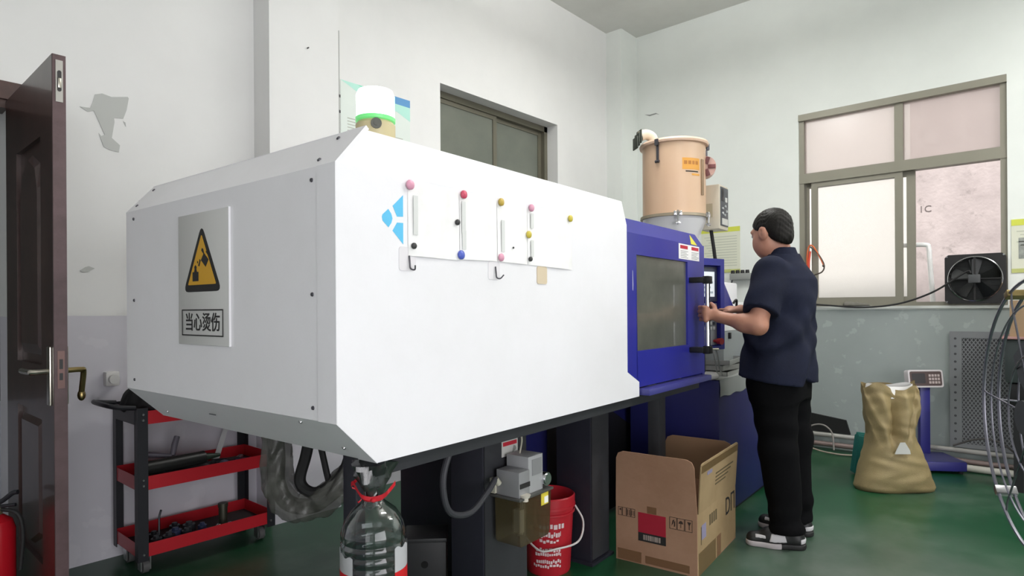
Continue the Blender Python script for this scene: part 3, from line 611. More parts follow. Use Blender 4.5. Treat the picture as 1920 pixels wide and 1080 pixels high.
# ---- logo, papers, magnets, hooks on the front panel
cy = M('logo_sky_blue', '62c4f0', 0.45)
lg = thing('logo_sticker', 'sky blue three piece logo sticker left of the papers', 'sticker', (1.09, V0, 1.372), MF)
for poly in ([(1.1195, 1.501), (1.084, 1.469), (1.0985, 1.4425), (1.1195, 1.4445)], [(1.1195, 1.428), (1.0985, 1.427), (1.083, 1.4045), (1.1195, 1.372)], [(1.048, 1.437), (1.05, 1.443), (1.069, 1.459), (1.079, 1.4475), (1.083, 1.436), (1.079, 1.424), (1.0695, 1.412), (1.05, 1.427)]):
    mb().prism(poly, 0.0008, FM(0, V0, 0)).build('logo_piece', cy, lg, MF, smooth=0)
sleeve = M('clear_sleeve', 'fbfbfb', 0.25, noise=(6, 'ebe9e8', 0.8)); smut = M('faint_print', 'dcdad9', 0.7)
for i, (a, b_, zt0, zt1, zb0, zb1, lab) in enumerate(((1.136, 1.335, 1.540, 1.538, 1.343, 1.342, 'leftmost white paper sheet under magnets, beside the blue logo'), (1.337, 1.508, 1.538, 1.540, 1.345, 1.349, 'second white paper sheet from the left, between red and upper yellow magnets'),
        (1.510, 1.668, 1.540, 1.536, 1.349, 1.347, 'third white paper sheet from the left, under the upper yellow magnet'), (1.670, 1.945, 1.535, 1.547, 1.347, 1.342, 'rightmost and widest white paper sheet held by magnets'))):
    g = mb(); nx = 14
    for k in range(nx+1):
        t = k/nx; u = a+(b_-a)*t; bow = 0.0015+0.003*math.sin(PI*t)+0.001*math.sin(7*t+i)
        for s_ in range(6):
            r = s_/5; g.v.append((u, V0-bow*(0.5+r*0.8), (zt0+(zt1-zt0)*t)*(1-r)+(zb0+(zb1-zb0)*t)*r))
    g.f += [(6*k+s_, 6*k+s_+1, 6*k+7+s_, 6*k+6+s_) for k in range(nx) for s_ in range(5)]
    g.build('paper_sheet', sleeve, None, MF, origin=((a+b_)/2, V0, zb0), label=lab, cat='paper', group='paper sheets on the machine front')
for i_, (u_, za_, zb_) in enumerate(((1.152, 1.505, 1.40), (1.343, 1.515, 1.42), (1.345, 1.43, 1.375), (1.527, 1.48, 1.38), (1.684, 1.52, 1.47), (1.684, 1.43, 1.375))):
    MB().box(u_, u_+0.016, V0-0.0062, V0-0.0052, zb_, za_).build('tape_strip', M('grey_tape', 'dcdedc', 0.4), None, MF, smooth=0, origin=(u_, V0, zb_), label='pale grey tape strip on the papers, '+('below the upper left pink magnet', 'directly below the red magnet', 'just above the blue magnet', 'below the upper mustard magnet', 'below the right pink magnet', 'above the bottom right black magnet')[i_], cat='tape', group='tape strips on the papers')
pinkm = M('pink_plastic', 'e0a0b8', 0.3); redm = M('crimson_plastic', 'd0506a', 0.3); yelm = M('mustard_plastic', 'c4a94e', 0.3); yl2 = M('yellow_plastic', 'd2c04c', 0.3); blum = M('blue_plastic', '5566c4', 0.3); blkm = M('black_magnet', '3a3a3b', 0.5)
for u, z, r, m_, lab in ((1.14, 1.531, 0.0135, pinkm, 'pink round magnet at top left above the blue logo'), (1.351, 1.535, 0.0125, redm, 'red round magnet in the top row of magnets'), (1.525, 1.536, 0.0125, yelm, 'mustard yellow round magnet in the middle of the top row'),
        (1.687, 1.538, 0.0125, pinkm, 'pink round magnet in the top row, above a yellow one'), (1.928, 1.529, 0.0125, yl2, 'yellow round magnet at the top right end of the papers'), (1.152, 1.37, 0.0085, blkm, 'small black magnet beside the blue logo, lower left'),
        (1.323, 1.451, 0.0085, blkm, 'small black magnet halfway up, below the red magnet'), (1.338, 1.358, 0.0135, blum, 'blue round magnet at the bottom of the papers'), (1.523, 1.362, 0.0125, pinkm, 'pink round magnet in the bottom row above a metal hook'),
        (1.671, 1.447, 0.0125, yl2, 'yellow round magnet at mid height between the papers'), (1.679, 1.366, 0.008, blkm, 'small black magnet at the bottom right of the papers')):
    mb().lathe([(0.0, 0), (r*0.95, 0), (r, 0.002), (r*0.97, 0.005), (r*0.7, 0.0075), (0.0, 0.0085)], 20, FM(u, V0-0.0045, z)).build('magnet', m_, None, MF, origin=(u, V0, z), smooth=50, label=lab, cat='magnet', group='magnets on the machine front')
mb().cyl((1.586, V0-0.006, 1.397), (1.586, V0-0.008, 1.397), 0.0035, n=8).build('paper_pin', blkm, None, MF, origin=(1.586, V0, 1.397), label='tiny black dot pin on the third paper sheet', cat='pin')
clr = M('clear_pad', 'e9e6ea', 0.15)
for u0, u1, z0, z1, hooked, lab in ((1.104, 1.163, 1.303, 1.366, 1, 'clear adhesive pad hook below the blue logo'), (1.466, 1.522, 1.292, 1.347, 2, 'clear adhesive pad hook with bent wire below the pink magnet')):
    h = thing('wall_hook', lab, 'hook', ((u0+u1)/2, V0, z0), MF)
    mb().prism(rrect(u1-u0, z1-z0, 0.008, cx=(u0+u1)/2, cy=(z0+z1)/2), 0.0015, FM(0, V0, 0)).build('pad', clr, h, MF, smooth=0)
    uc = (u0+u1)/2+0.004; zc = z0+0.04
    mb().tube(bez([(uc, V0-0.004, zc), (uc, V0-0.006, zc-0.018), (uc+0.001, V0-0.008, zc-0.034), (uc+0.006, V0-0.018, zc-0.037), (uc+0.014*(hooked-1)+0.004, V0-0.022, zc-0.026)], 5), 0.0022, 8).build('wire_hook', screwm, h, MF)
mb().prism(rrect(0.058, 0.06, 0.008, cx=1.752, cy=1.315), 0.003, FM(0, V0, 0)).build('adhesive_pad', M('beige_pad', 'd9c9ae', 0.6), None, MF, origin=(1.752, V0, 1.285), label='beige adhesive pad below the rightmost paper sheet', cat='pad')

# ---- beacon
bc = thing('beacon_lamp', 'glowing white green beacon lamp on top of the machine', 'lamp', (1.173, 1.40, 1.657), MF)
bm_ = MF @ Matrix.Translation((1.173, 1.40, 1.657))
MB().lathe([(0, 0), (0.054, 0), (0.056, 0.004), (0.056, 0.07), (0.05, 0.078), (0, 0.078)], 32, bm_).build('base', M('beige_plastic', 'c9bd94', 0.45), bc)
MB().lathe([(0.05, 0.078), (0.056, 0.08), (0.0565, 0.09), (0.05, 0.092)], 32, bm_).build('green_ring', M('green_lens', '6fd27c', 0.3, emit=0.5), bc)
MB().lathe([(0.0, 0.092), (0.054, 0.092), (0.0545, 0.155), (0.049, 0.168), (0.03, 0.175), (0, 0.178)], 32, bm_).build('lens', M('glowing_lens', 'd6fbe6', 0.3, emit=3.2), bc)
kp = MF @ Matrix.Translation((1.173, 1.40, 1.657)) @ Matrix.Rotation(rad(-128), 4, 'Z')
MB().cyl((0.05, 0, 0.062), (0.060, 0, 0.062), 0.015, n=18, m=kp).cyl((0.0595, 0, 0.062), (0.062, 0, 0.062), 0.007, n=12, m=kp).build('screw_plug', M('plug_grey', '5e5f58', 0.5), bc)

# ---- hopper dryer
hz = thing('hopper_dryer', 'cream cylindrical hopper dryer standing above the blue door', 'dryer', (4.28, 1.83, 1.44), MF)
hm = MF @ Matrix.Translation((4.28, 1.83, 0)); peach = M('cream_enamel', 'd9b99c', 0.35, noise=(1.5, 'd4b193', 1)); peach2 = M('cream_lid', 'e3c3ab', 0.4)
MB().lathe([(0.205, 1.845), (0.2215, 1.852), (0.2215, 2.355), (0.215, 2.36)], 56, hm).build('drum', peach, hz)
MB().lathe([(0.0, 2.405), (0.12, 2.40), (0.2, 2.39), (0.238, 2.378), (0.244, 2.366), (0.24, 2.352), (0.223, 2.35)], 56, hm).build('lid', peach2, hz)
MB().lathe([(0.215, 1.86), (0.238, 1.857), (0.24, 1.838), (0.215, 1.836)], 56, hm).build('flange', M('flange_grey', '9d927f', 0.45, 0.4), hz)
MB().lathe([(0.222, 1.838), (0.216, 1.80), (0.075, 1.50), (0.075, 1.44), (0, 1.44)], 48, hm).build('cone', M('cone_white', 'd3d3d6', 0.35), hz)
def around(a): return hm @ Matrix.Rotation(rad(a), 4, 'Z')
for a, z in ((175, 2.30), (-60, 2.30)):
    MB().box(0.222, 0.236, -0.008, 0.008, z-0.075, z+0.03, around(a), 0.003).box(0.228, 0.25, -0.014, 0.014, z+0.03, z+0.075, around(a), 0.004).cyl((0.235, -0.015, z-0.08), (0.235, 0.015, z-0.08), 0.01, n=10, m=around(a)).build('lid_clamp', screwm, hz)
for a in (-151, -87):
    MB().box(0.236, 0.256, -0.028, -0.008, 1.835, 1.865, around(a), 0.003).box(0.236, 0.256, 0.008, 0.028, 1.835, 1.865, around(a), 0.003).cyl((0.25, 0, 1.87), (0.25, 0, 1.77), 0.006, n=8, m=around(a)).box(0.236, 0.262, -0.018, 0.018, 1.775, 1.792, around(a), 0.004).build('flange_clamp', chrome, hz)
og = M('orange_label', 'e0a040', 0.4); lv = M('pale_label', 'ecd3b0', 0.4)
MB().lathe([(0.2222, 2.155), (0.2222, 2.235)], 12, hm, rad(-142), rad(-106)).build('label_panel', og, hz)
MB().lathe([(0.2222, 2.115), (0.2222, 2.128)], 10, hm, rad(-124), rad(-106)).build('label_strip', og, hz)
tk = MB()
for i, (a0_, a1_, z0_, z1_) in enumerate(((-139, -133, 2.19, 2.215), (-131, -125, 2.19, 2.215), (-123, -118, 2.19, 2.215), (-116, -110, 2.19, 2.215))): tk.lathe([(0.2225, z0_), (0.2225, z1_)], 4, hm, rad(a0_), rad(a1_))
tk.build('label_characters', M('label_brown', 'b5742a', 0.5), hz)
MB().lathe([(0.2226, 2.138), (0.2226, 2.146)], 8, hm, rad(-136), rad(-110)).build('label_line', ink, hz)
MB().box(0.222, 0.23, -0.014, 0.014, 1.985, 2.235, around(-98), 0.003).build('sight_glass', M('sight_brown', '9a8267', 0.25), hz)
# extraction elbow at the left rim and blower on the right
eb = hm @ Matrix.Rotation(rad(138), 4, 'Z')
MB().tube(bez([(0.15, 0, 2.39), (0.17, 0, 2.43), (0.215, 0, 2.445), (0.255, 0, 2.43)], 5), 0.036, 16, m=eb).build('outlet_elbow', M('elbow_cream', 'cfc6b4', 0.5), hz)
cl = MB()
for i in range(3): cl.box(0.258+0.014*i, 0.266+0.014*i, -0.045, 0.045, 2.375-0.02*i, 2.47-0.025*i, eb, 0.003)
cl.build('outlet_fins', M('dark_green_rubber', '3e443c', 0.6), hz)
bw = hm @ Matrix.Rotation(rad(-66), 4, 'Z') @ Matrix.Translation((0.215, 0, 2.20))
MB().cyl((0, -0.04, 0), (0, 0.04, 0), 0.075, n=24, m=bw).build('blower_housing', M('blower_pink', 'c9a196', 0.4), hz)
bl = MB()
for i in range(5): bl.box(0.02, 0.07, -0.05, -0.04, -0.014, 0.014, bw @ Matrix.Rotation(2*PI*i/5, 4, 'Y'), 0.003)
bl.build('blower_grille', M('maroon_plastic', '6e3a3a', 0.45), hz)
# dryer's control box
cb = MB().box(4.425, 4.615, 1.552, 1.70, 1.765, 2.085, MF, 0.008).build('control_box', M('box_cream', 'cbc3b2', 0.4), hz)
MB().box(4.447, 4.60, 1.5465, 1.5525, 1.79, 2.07, MF, 0.003).build('control_face', M('face_slate', '4a4f55', 0.4), cb)
MB().box(4.46, 4.50, 1.544, 1.547, 1.97, 2.055, MF).build('meter', M('meter_dark', '25282c', 0.3), cb, smooth=0)
MB().box(4.53, 4.565, 1.5405, 1.547, 1.965, 2.0, MF, 0.003).build('rocker_switch', M('switch_white', 'd8d8d4', 0.4), cb)
kn = MB()
for u, z in ((4.475, 1.915), (4.53, 1.935), (4.475, 1.88), (4.555, 1.90), (4.515, 1.87)): kn.cyl((u, 1.547, z), (u, 1.538, z), 0.009, n=12, m=MF)
kn.build('buttons', M('button_pale', 'c3c6c6', 0.4), cb)
MB().box(4.465, 4.585, 1.5448, 1.547, 1.80, 1.845, MF).build('name_plate', M('plate_silver', 'c9c9c4', 0.35), cb, smooth=0)
MB().box(4.4225, 4.4252, 1.60, 1.65, 1.85, 1.95, MF).build('side_plate', M('side_grey', 'ada690', 0.5), cb, smooth=0)
MB().tube(bez([(4.50, 1.64, 1.77), (4.50, 1.63, 1.70), (4.51, 1.62, 1.60), (4.56, 1.63, 1.48), (4.6, 1.7, 1.4)], 6), 0.013, 10, m=MF).build('power_cable', rubber, hz)

# ================================================================ THINGS UNDER AND AROUND THE MACHINE
def thin(name, col, k=0.12, rough=0.06, edge=0.35):
    """thin clear plastic: see-through with glossy highlights, denser at grazing angles"""
    m = bpy.data.materials.new(name); m.use_nodes = True; nt = m.node_tree; nt.nodes.remove(nt.nodes['Principled BSDF']); out = nt.nodes['Material Output']
    t = nt.nodes.new('ShaderNodeBsdfTransparent'); t.inputs[0].default_value = (*lin(col), 1)
    g = nt.nodes.new('ShaderNodeBsdfGlossy'); g.inputs['Roughness'].default_value = rough
    lw = nt.nodes.new('ShaderNodeLayerWeight'); lw.inputs[0].default_value = edge
    ma = nt.nodes.new('ShaderNodeMath'); ma.operation = 'MULTIPLY_ADD'; ma.inputs[1].default_value = 0.55; ma.inputs[2].default_value = k; ma.use_clamp = True
    nt.links.new(lw.outputs['Facing'], ma.inputs[0]); mx_ = nt.nodes.new('ShaderNodeMixShader'); nt.links.new(ma.outputs[0], mx_.inputs[0]); nt.links.new(t.outputs[0], mx_.inputs[1]); nt.links.new(g.outputs[0], mx_.inputs[2]); nt.links.new(mx_.outputs[0], out.inputs[0])
    return m
# ---- lubricator on the leg
lub = thing('lubrication_pump', 'small grey oil lubricator with amber tank on machine leg', 'pump', (1.89, 1.49, 0.335), MF)
amber = M('amber_plastic', '5c5239', 0.15, trans=0.45, ior=1.2, alpha=0.72); zg = M('zinc_alloy', '9a9b9d', 0.42, 0.25); zg2 = M('zinc_alloy_light', 'b3b4b6', 0.4, 0.2)
tk = MB().prism([(1.792, 0.347), (1.80, 0.335), (1.97, 0.335), (1.98, 0.347), (1.992, 0.503), (1.788, 0.503)], -0.112, FM(0, 1.36, 0)).build('oil_tank', amber, lub, MF, smooth=0)
MB().box(1.782, 2.0, 1.353, 1.492, 0.503, 0.512, bev=0.002).build('top_plate', M('plate_dark', '5f5f5c', 0.4, 0.4), lub, MF)
MB().box(1.795, 1.86, 1.365, 1.47, 0.512, 0.605, bev=0.002).build('terminal_box', zg, lub, MF)
MB().box(1.862, 1.955, 1.372, 1.475, 0.512, 0.648, bev=0.002).build('pump_housing', zg2, lub, MF)
MB().box(1.885, 1.945, 1.3695, 1.3725, 0.575, 0.635).build('housing_plate', zg, lub, MF, smooth=0)
MB().box(1.80, 1.86, 1.3625, 1.3655, 0.545, 0.562).build('vent_slot', MATS['slot_dark'], lub, MF, smooth=0)
MB().cyl((1.975, 1.42, 0.545), (1.975, 1.365, 0.545), 0.026, n=20).cyl((1.975, 1.365, 0.545), (1.975, 1.36, 0.545), 0.021, n=20).build('gauge', chrome, lub, MF)
MB().cyl((1.965, 1.40, 0.512), (1.965, 1.40, 0.53), 0.008, n=10).build('outlet_fitting', chrome, lub, MF)
MB().cyl((1.822, 1.358, 0.512), (1.822, 1.358, 0.522), 0.017, 0.021, n=18).cyl((1.822, 1.358, 0.498), (1.822, 1.358, 0.512), 0.012, n=14).build('filler_cap', M('cap_ivory', 'd8d2c4', 0.5), lub, MF)
MB().box(1.925, 1.972, 1.3585, 1.3598, 0.455, 0.50).build('tank_label', M('label_yellow', 'd9c744', 0.5), lub, MF, smooth=0)
MB().box(1.945, 1.97, 1.3575, 1.3588, 0.46, 0.485).build('label_patch', paper, lub, MF, smooth=0)
MB().box(1.82, 1.845, 1.38, 1.41, 0.375, 0.46).box(1.845, 1.852, 1.39, 1.40, 0.36, 0.50).build('suction_filter', M('filter_white', 'b9b6a6', 0.6), lub, MF, smooth=0)
MB().box(1.785, 1.80, 1.47, 1.50, 0.515, 0.57).cyl((1.785, 1.45, 0.555), (1.77, 1.455, 0.575), 0.012, n=12).build('cable_gland', MATS['filter_white'], lub, MF)
MB().tube(bez([(1.77, 1.455, 0.575), (1.70, 1.44, 0.54), (1.60, 1.43, 0.50), (1.50, 1.43, 0.53), (1.47, 1.43, 0.63), (1.50, 1.43, 0.72), (1.56, 1.42, 0.80)], 7), 0.011, 10).build('loop_cable', M('cable_grey', '3c3d42', 0.5), lub, MF)
MB().tube(bez([(1.90, 1.44, 0.648), (1.90, 1.43, 0.70), (1.875, 1.42, 0.75), (1.86, 1.40, 0.79)], 6), 0.0035, 6).build('oil_line', MATS['filter_white'], lub, MF)
ls = thing('warning_label', 'white label with red heading on the grey machine leg', 'label', (1.905, 1.49, 0.63), MF)
MB().box(1.855, 1.955, 1.492, 1.4935, 0.632, 0.698).build('label_sheet', M('label_old_white', 'c9c8c4', 0.6), ls, MF, smooth=0)
MB().box(1.862, 1.948, 1.4908, 1.4922, 0.672, 0.687).build('label_heading', redink, ls, MF, smooth=0)
MB().prism([(1.92, 0.64), (1.945, 0.652), (1.94, 0.664), (1.928, 0.668)], 0.0012, FM(0, 1.4922, 0)).build('label_mark', greyink, ls, MF, smooth=0)

# ---- red bucket
bx, by = 2.275, 1.785
bk = thing('bucket', 'red plastic bucket with white print and handle under the machine', 'bucket', (bx, by, 0))
br = M('bucket_red', 'b3212e', 0.35); wp = M('print_white', 'ddc9cb', 0.5)
bmx = Matrix.Translation((bx, by, 0))
MB().lathe([(0, 0), (0.098, 0), (0.102, 0.01), (0.118, 0.30), (0.124, 0.302), (0.125, 0.345), (0.120, 0.35), (0.1165, 0.345), (0.098, 0.012), (0, 0.012)], 40, bmx).build('body', br, bk)
MB().lathe([(0.1185, 0.30), (0.1265, 0.298), (0.1265, 0.308), (0.1185, 0.31)], 40, bmx).lathe([(0.1195, 0.27), (0.124, 0.272), (0.124, 0.278), (0.1195, 0.28)], 40, bmx).build('rim', br, bk)
cdir = math.degrees(math.atan2(-by, -bx))
prt = MB(); rr = random.Random(3)
def bucket_row(z, h, a0, a1, cell):
    a = a0
    while a < a1-1:
        w_ = cell*rr.uniform(0.6, 1.4); r_ = 0.1022+0.0545*z; zz = z+rr.uniform(-.004, .004)
        prt.lathe([(r_+0.0008, zz), (r_+0.0008+0.0545*h, zz+h*rr.uniform(.7, 1.1))], 2, bmx, rad(a), rad(min(a+w_, a1))); a += w_+cell*0.35
for z, h, a0, a1, c_ in ((0.215, 0.022, -20, 38, 7), (0.18, 0.022, -20, 30, 4), (0.155, 0.012, -20, 25, 5), (0.115, 0.014, -30, 30, 6), (0.095, 0.014, -32, 34, 4), (0.062, 0.016, -30, 32, 4), (0.042, 0.012, -38, 32, 5)):
    bucket_row(z, h, cdir+a0, cdir+a1, c_)
prt.build('white_lettering', wp, bk, smooth=0)
rt = Vector((0.66, -0.75, 0)); fw = Vector((0.75, 0.66, 0))
h0 = Vector((bx, by, 0.29))+rt*0.126; h1 = Vector((bx, by, 0.29))-rt*0.126
MB().tube(bez([h0, h0+rt*0.035-fw*0.02+Vector((0, 0, -0.07)), h0+rt*0.005-fw*0.09+Vector((0, 0, -0.135)), Vector((bx, by, 0.135))-fw*0.128+rt*0.03, Vector((bx, by, 0.13))-fw*0.125-rt*0.05, h1-fw*0.05+Vector((0, 0, -0.09)), h1], 7), 0.0045, 8).build('wire_handle', M('handle_white', 'c9c4c2', 0.4), bk)

# ---- black box on the floor behind the bottle
kb = thing('tool_case', 'dark grey box with a round hole on the floor under the machine', 'box', (1.66, 1.93, 0))
km = T(1.66, 1.93, 0, rad(-45))
MB().box(-0.085, 0.085, -0.08, 0.08, 0, 0.30, km, 0.008).build('case', M('case_black', '202022', 0.5), kb)
MB().box(-0.087, 0.087, -0.082, 0.082, 0.285, 0.302, km, 0.004).build('lid', M('case_lid', '262628', 0.5), kb)
MB().cyl((0.0, -0.0815, 0.2), (0, -0.08, 0.2), 0.014, n=16, m=km).build('round_hole', M('hole_black', '060606', 0.9), kb)

# ---- big water bottle tied to the machine with red ribbon, on a low stool
sx_, sy_ = 0.965, 1.326
st = thing('low_stool', 'low black plastic stool under the water bottle', 'stool', (sx_, sy_, 0))
sm_ = T(sx_, sy_, 0, rad(20))
MB().box(-0.13, 0.13, -0.13, 0.13, 0.335, 0.36, sm_, 0.008).build('seat', black, st)
for a in (-1, 1):
    for b_ in (-1, 1): MB().cyl((a*0.12, b_*0.12, 0), (a*0.1, b_*0.1, 0.335), 0.018, 0.015, 10, m=sm_).build('leg', black, st)
wbt = thing('water_bottle', 'large clear plastic water bottle with red label tied by red ribbon', 'bottle', (sx_, sy_, 0.36))
bmx = Matrix.Translation((sx_, sy_, 0)); clear = thin('clear_bottle_plastic', 'dfe4e4', 0.05, 0.05)
prof = [(0, 0.362), (0.07, 0.361), (0.081, 0.372)]
for i in range(9):
    z = 0.385+0.026*i; prof += [(0.083, z), (0.083, z+0.016), (0.0795, z+0.0195), (0.0795, z+0.0225)]
prof += [(0.0835, 0.622), (0.082, 0.637), (0.074, 0.662), (0.058, 0.686), (0.036, 0.704), (0.026, 0.712), (0.025, 0.74)]
MB().lathe(prof, 48, bmx).build('bottle_body', clear, wbt, smooth=60)
ca = math.degrees(math.atan2(-sy_, -sx_))
lb = MB(); l2 = MB()
lb.lathe([(0.0848, 0.40), (0.0848, 0.547)], 30, bmx, rad(ca+37), rad(ca+118)).lathe([(0.0848, 0.40), (0.0848, 0.547)], 16, bmx, rad(ca-118), rad(ca-37)).build('label_band', M('label_red', 'd01f27', 0.4), wbt)
for side in (1, -1):
    k = 16; q_ = MB()
    for i in range(k+1):
        a = rad(ca+side*(37+81*i/k)); zt = 0.598+0.014*math.cos(PI*i/k*0.5)*side*0.6+0.004*math.sin(i*1.3)
        q_.v += [(sx_+0.0846*math.cos(a), sy_+0.0846*math.sin(a), 0.547), (sx_+0.0846*math.cos(a), sy_+0.0846*math.sin(a), zt)]
    q_.f += [(2*i, 2*i+2, 2*i+3, 2*i+1) for i in range(k)]
    q_.build('label_white', M('label_white_film', 'b9babd', 0.4), wbt)
lt = MB()
for a, z, w_ in ((42, 0.515, 5), (44, 0.50, 7), (50, 0.49, 4), (42, 0.475, 6)): lt.lathe([(0.0852, z), (0.0852, z+0.009)], 3, bmx, rad(ca+a), rad(ca+a+w_))
lt.build('label_marks', M('label_mark_white', 'e6dcdc', 0.5), wbt)
# gathered film above the neck and the ribbon
g = MB(); n = 40; rows_ = ((0.0245, 0.70), (0.021, 0.716), (0.02, 0.722), (0.028, 0.742), (0.04, 0.77), (0.046, 0.80), (0.05, 0.812))
for r, z in rows_:
    for i in range(n):
        a = 2*PI*i/n; rf = r*(1+(0.3 if z > 0.73 else 0.1)*math.sin(5*a+z*60)*min(1, abs(z-0.72)*20)); g.v.append((sx_+rf*math.cos(a), sy_+rf*math.sin(a), z+0.006*math.sin(3*a)))
g.f += [(j*n+i, j*n+(i+1) % n, (j+1)*n+(i+1) % n, (j+1)*n+i) for j in range(len(rows_)-1) for i in range(n)]
g.build('gathered_film', thin('gathered_clear_film', 'b9bcbc', 0.08, 0.28), wbt)
rib = M('red_ribbon', 'c01626', 0.45)
MB().lathe([(0.0255, 0.714), (0.0268, 0.716), (0.0268, 0.725), (0.0255, 0.728)], 28, bmx).ball((sx_+0.03*math.cos(rad(ca)), sy_+0.03*math.sin(rad(ca)), 0.72), (0.008, 0.008, 0.006), 10).build('ribbon_tie', rib, wbt)
c0 = Vector((sx_, sy_, 0.722))+Vector((math.cos(rad(ca)), math.sin(rad(ca)), 0))*0.03
def ribbon(path, w_):
    m_ = MB(); P = bez(path, 6)
    for i, p_ in enumerate(P): m_.v += [tuple(p_+Vector((0, 0, w_/2))), tuple(p_-Vector((0, 0, w_/2)))]
    m_.f += [(2*i, 2*i+2, 2*i+3, 2*i+1) for i in range(len(P)-1)]; return m_
r1 = ribbon([c0, c0-rt*0.03+Vector((0, 0, 0.008)), c0-rt*0.058+fw*0.03+Vector((0, 0, 0.032)), c0-rt*0.066+fw*0.04+Vector((0, 0, 0.026)), c0-rt*0.04+fw*0.02+Vector((0, 0, 0.05))], 0.010)
r1.build('ribbon_end', rib, wbt)
ribbon([c0, c0+rt*0.025+Vector((0, 0, 0.008)), c0+rt*0.04+Vector((0, 0, 0.022)), c0+rt*0.052+fw*0.02+Vector((0, 0, 0.036))], 0.012).build('ribbon_end', rib, wbt)
ribbon([c0-rt*0.03, c0-rt*0.04-Vector((0, 0, 0.006)), c0-rt*0.05+fw*0.03+Vector((0, 0, 0.014)), c0-rt*0.062+fw*0.03+Vector((0, 0, 0.022))], 0.004).build('ribbon_end', rib, wbt)
# ---- hoses wrapped in crumpled film under the housing
hs = thing('wrapped_hose', 'thick hose loop wrapped in crumpled clear film under the machine', 'hose', (1.26, 2.13, 0.47))
pth = bez([(1.17, 2.24, 0.83), (1.178, 2.22, 0.66), (1.178, 2.218, 0.55), (1.205, 2.19, 0.475), (1.264, 2.122, 0.462), (1.317, 2.061, 0.515), (1.364, 2.008, 0.575), (1.40, 1.97, 0.65), (1.42, 1.95, 0.83)], 8)
fl = SDF((1.02, 1.82, 0.36), (1.52, 2.36, 0.86), 0.008)
for i in range(len(pth)-1): fl.cap(pth[i], pth[i+1], 0.05, k=0.012)
def crumple(x, y, z, s=1.0): return s*(0.5*np.sin(61*x+23*z+4*np.sin(37*y))+0.5*np.sin(53*z+31*y+3*np.sin(41*x))+0.6*np.abs(np.sin(29*z-27*x+2*np.sin(50*y)))-0.4)
fl.warp(lambda x, y, z: 0.008*crumple(x, y, z))
sdf_obj('film_wrap', fl, M('dusty_film', '55554f', 0.25, alpha=0.62, noise=(18, '80807a', 1)), hs, smooth=0)
MB().tube(pth, 0.03, 10).build('hose_core', rubber, hs)
MB().tube(bez([(1.275, 2.11, 0.83), (1.25, 2.135, 0.66), (1.232, 2.15, 0.555), (1.262, 2.10, 0.515), (1.31, 2.04, 0.56), (1.345, 2.0, 0.64), (1.36, 1.98, 0.83)], 8), 0.022, 10).build('black_cable', rubber, hs)
MB().tube(bez([(1.25, 2.10, 0.83), (1.285, 2.09, 0.68), (1.30, 2.07, 0.57), (1.31, 2.06, 0.52)], 8), 0.012, 10).build('black_cable', rubber, hs)
gb = SDF((1.82, 2.1, -0.02), (2.42, 2.66, 0.62), 0.012)
gb.ell((2.12, 2.40, 0.16), (0.14, 0.13, 0.19), 0.05).ell((2.10, 2.40, 0.38), (0.08, 0.08, 0.14), 0.06).cap((2.08, 2.42, 0.45), (2.04, 2.46, 0.55), 0.05, 0.06, 0.04)
gb.warp(lambda x, y, z: 0.012*crumple(x*.7, y*.7, z*.7)); gb.half((0, 0, -1), 0.0)
sdf_obj('film_bundle', gb, M('green_film', '2a3a33', 0.25, noise=(14, '59615c', 0.8)), None, label='dark green crumpled film bundle on the floor beneath the machine', cat='plastic wrap')

# ---- tool cart against the left wall
ct = thing('tool_cart', 'red and black three shelf tool cart by the left wall', 'cart', (1.305, 3.26, 0))
cred = M('cart_red', 'b51f2a', 0.35); cblk = M('cart_black', '1e1e24', 0.45); lnr = M('tray_liner', '231f20', 0.8)
xa, xb, yf, yb_ = 0.985, 1.625, 3.095, 3.425
for (px, sx) in ((xa, 1), (xb, -1)):
    for (py, sy) in ((yf, 1), (yb_, -1)):
        p_ = MB().box(min(px, px+sx*0.04), max(px, px+sx*0.04), min(py, py-sy*0.003), max(py, py-sy*0.003), 0.075, 0.765).box(min(px, px-sx*0.003), max(px, px-sx*0.003), min(py-sy*0.003, py+sy*0.04), max(py-sy*0.003, py+sy*0.04), 0.075, 0.765)
        p_ = p_.build('post', cblk, ct, smooth=0)
        for z in (0.735, 0.71, 0.44, 0.415, 0.105):
            MB().cyl((px+sx*0.02, py-sy*0.003, z), (px+sx*0.02, py-sy*0.007, z), 0.006, 0.004, 10).build('bolt', zinc, p_)
        cx_, cy_ = px+sx*0.045, py+sy*0.07
        cs = MB().box(cx_-0.022, cx_-0.016, cy_-0.02, cy_+0.02, 0.015, 0.09).box(cx_+0.016, cx_+0.022, cy_-0.02, cy_+0.02, 0.015, 0.09).box(cx_-0.025, cx_+0.025, cy_-0.025, cy_+0.025, 0.085, 0.091).build('caster', zinc, ct, smooth=0)
        MB().cyl((cx_-0.013, cy_, 0.032), (cx_+0.013, cy_, 0.032), 0.032, n=20).build('wheel', M('wheel_grey', '5d5c5c', 0.5), cs)
for z0_, z1_ in ((0.092, 0.152), (0.393, 0.455), (0.69, 0.75)):
    sh = MB().box(xa+0.003, xb-0.003, yf+0.003, yb_-0.003, z0_, z0_+0.004)
    for a_, b__, c_, d_ in ((xa+0.003, xb-0.003, yf+0.0005, yf+0.003), (xa+0.003, xb-0.003, yb_-0.003, yb_-0.0005), (xa+0.0005, xa+0.003, yf, yb_), (xb-0.003, xb-0.0005, yf, yb_)): sh.box(a_, b__, c_, d_, z0_, z1_)
    s_ = sh.build('shelf', cred, ct, smooth=0)
    MB().box(xa+0.012, xb-0.012, yf+0.012, yb_-0.012, z0_+0.004, z0_+0.007).build('liner', lnr, s_, smooth=0)
MB().box(xa-0.0055, xa-0.0005, yf+0.03, yb_-0.03, 0.69, 0.76).build('end_plate', cblk, ct, smooth=0)
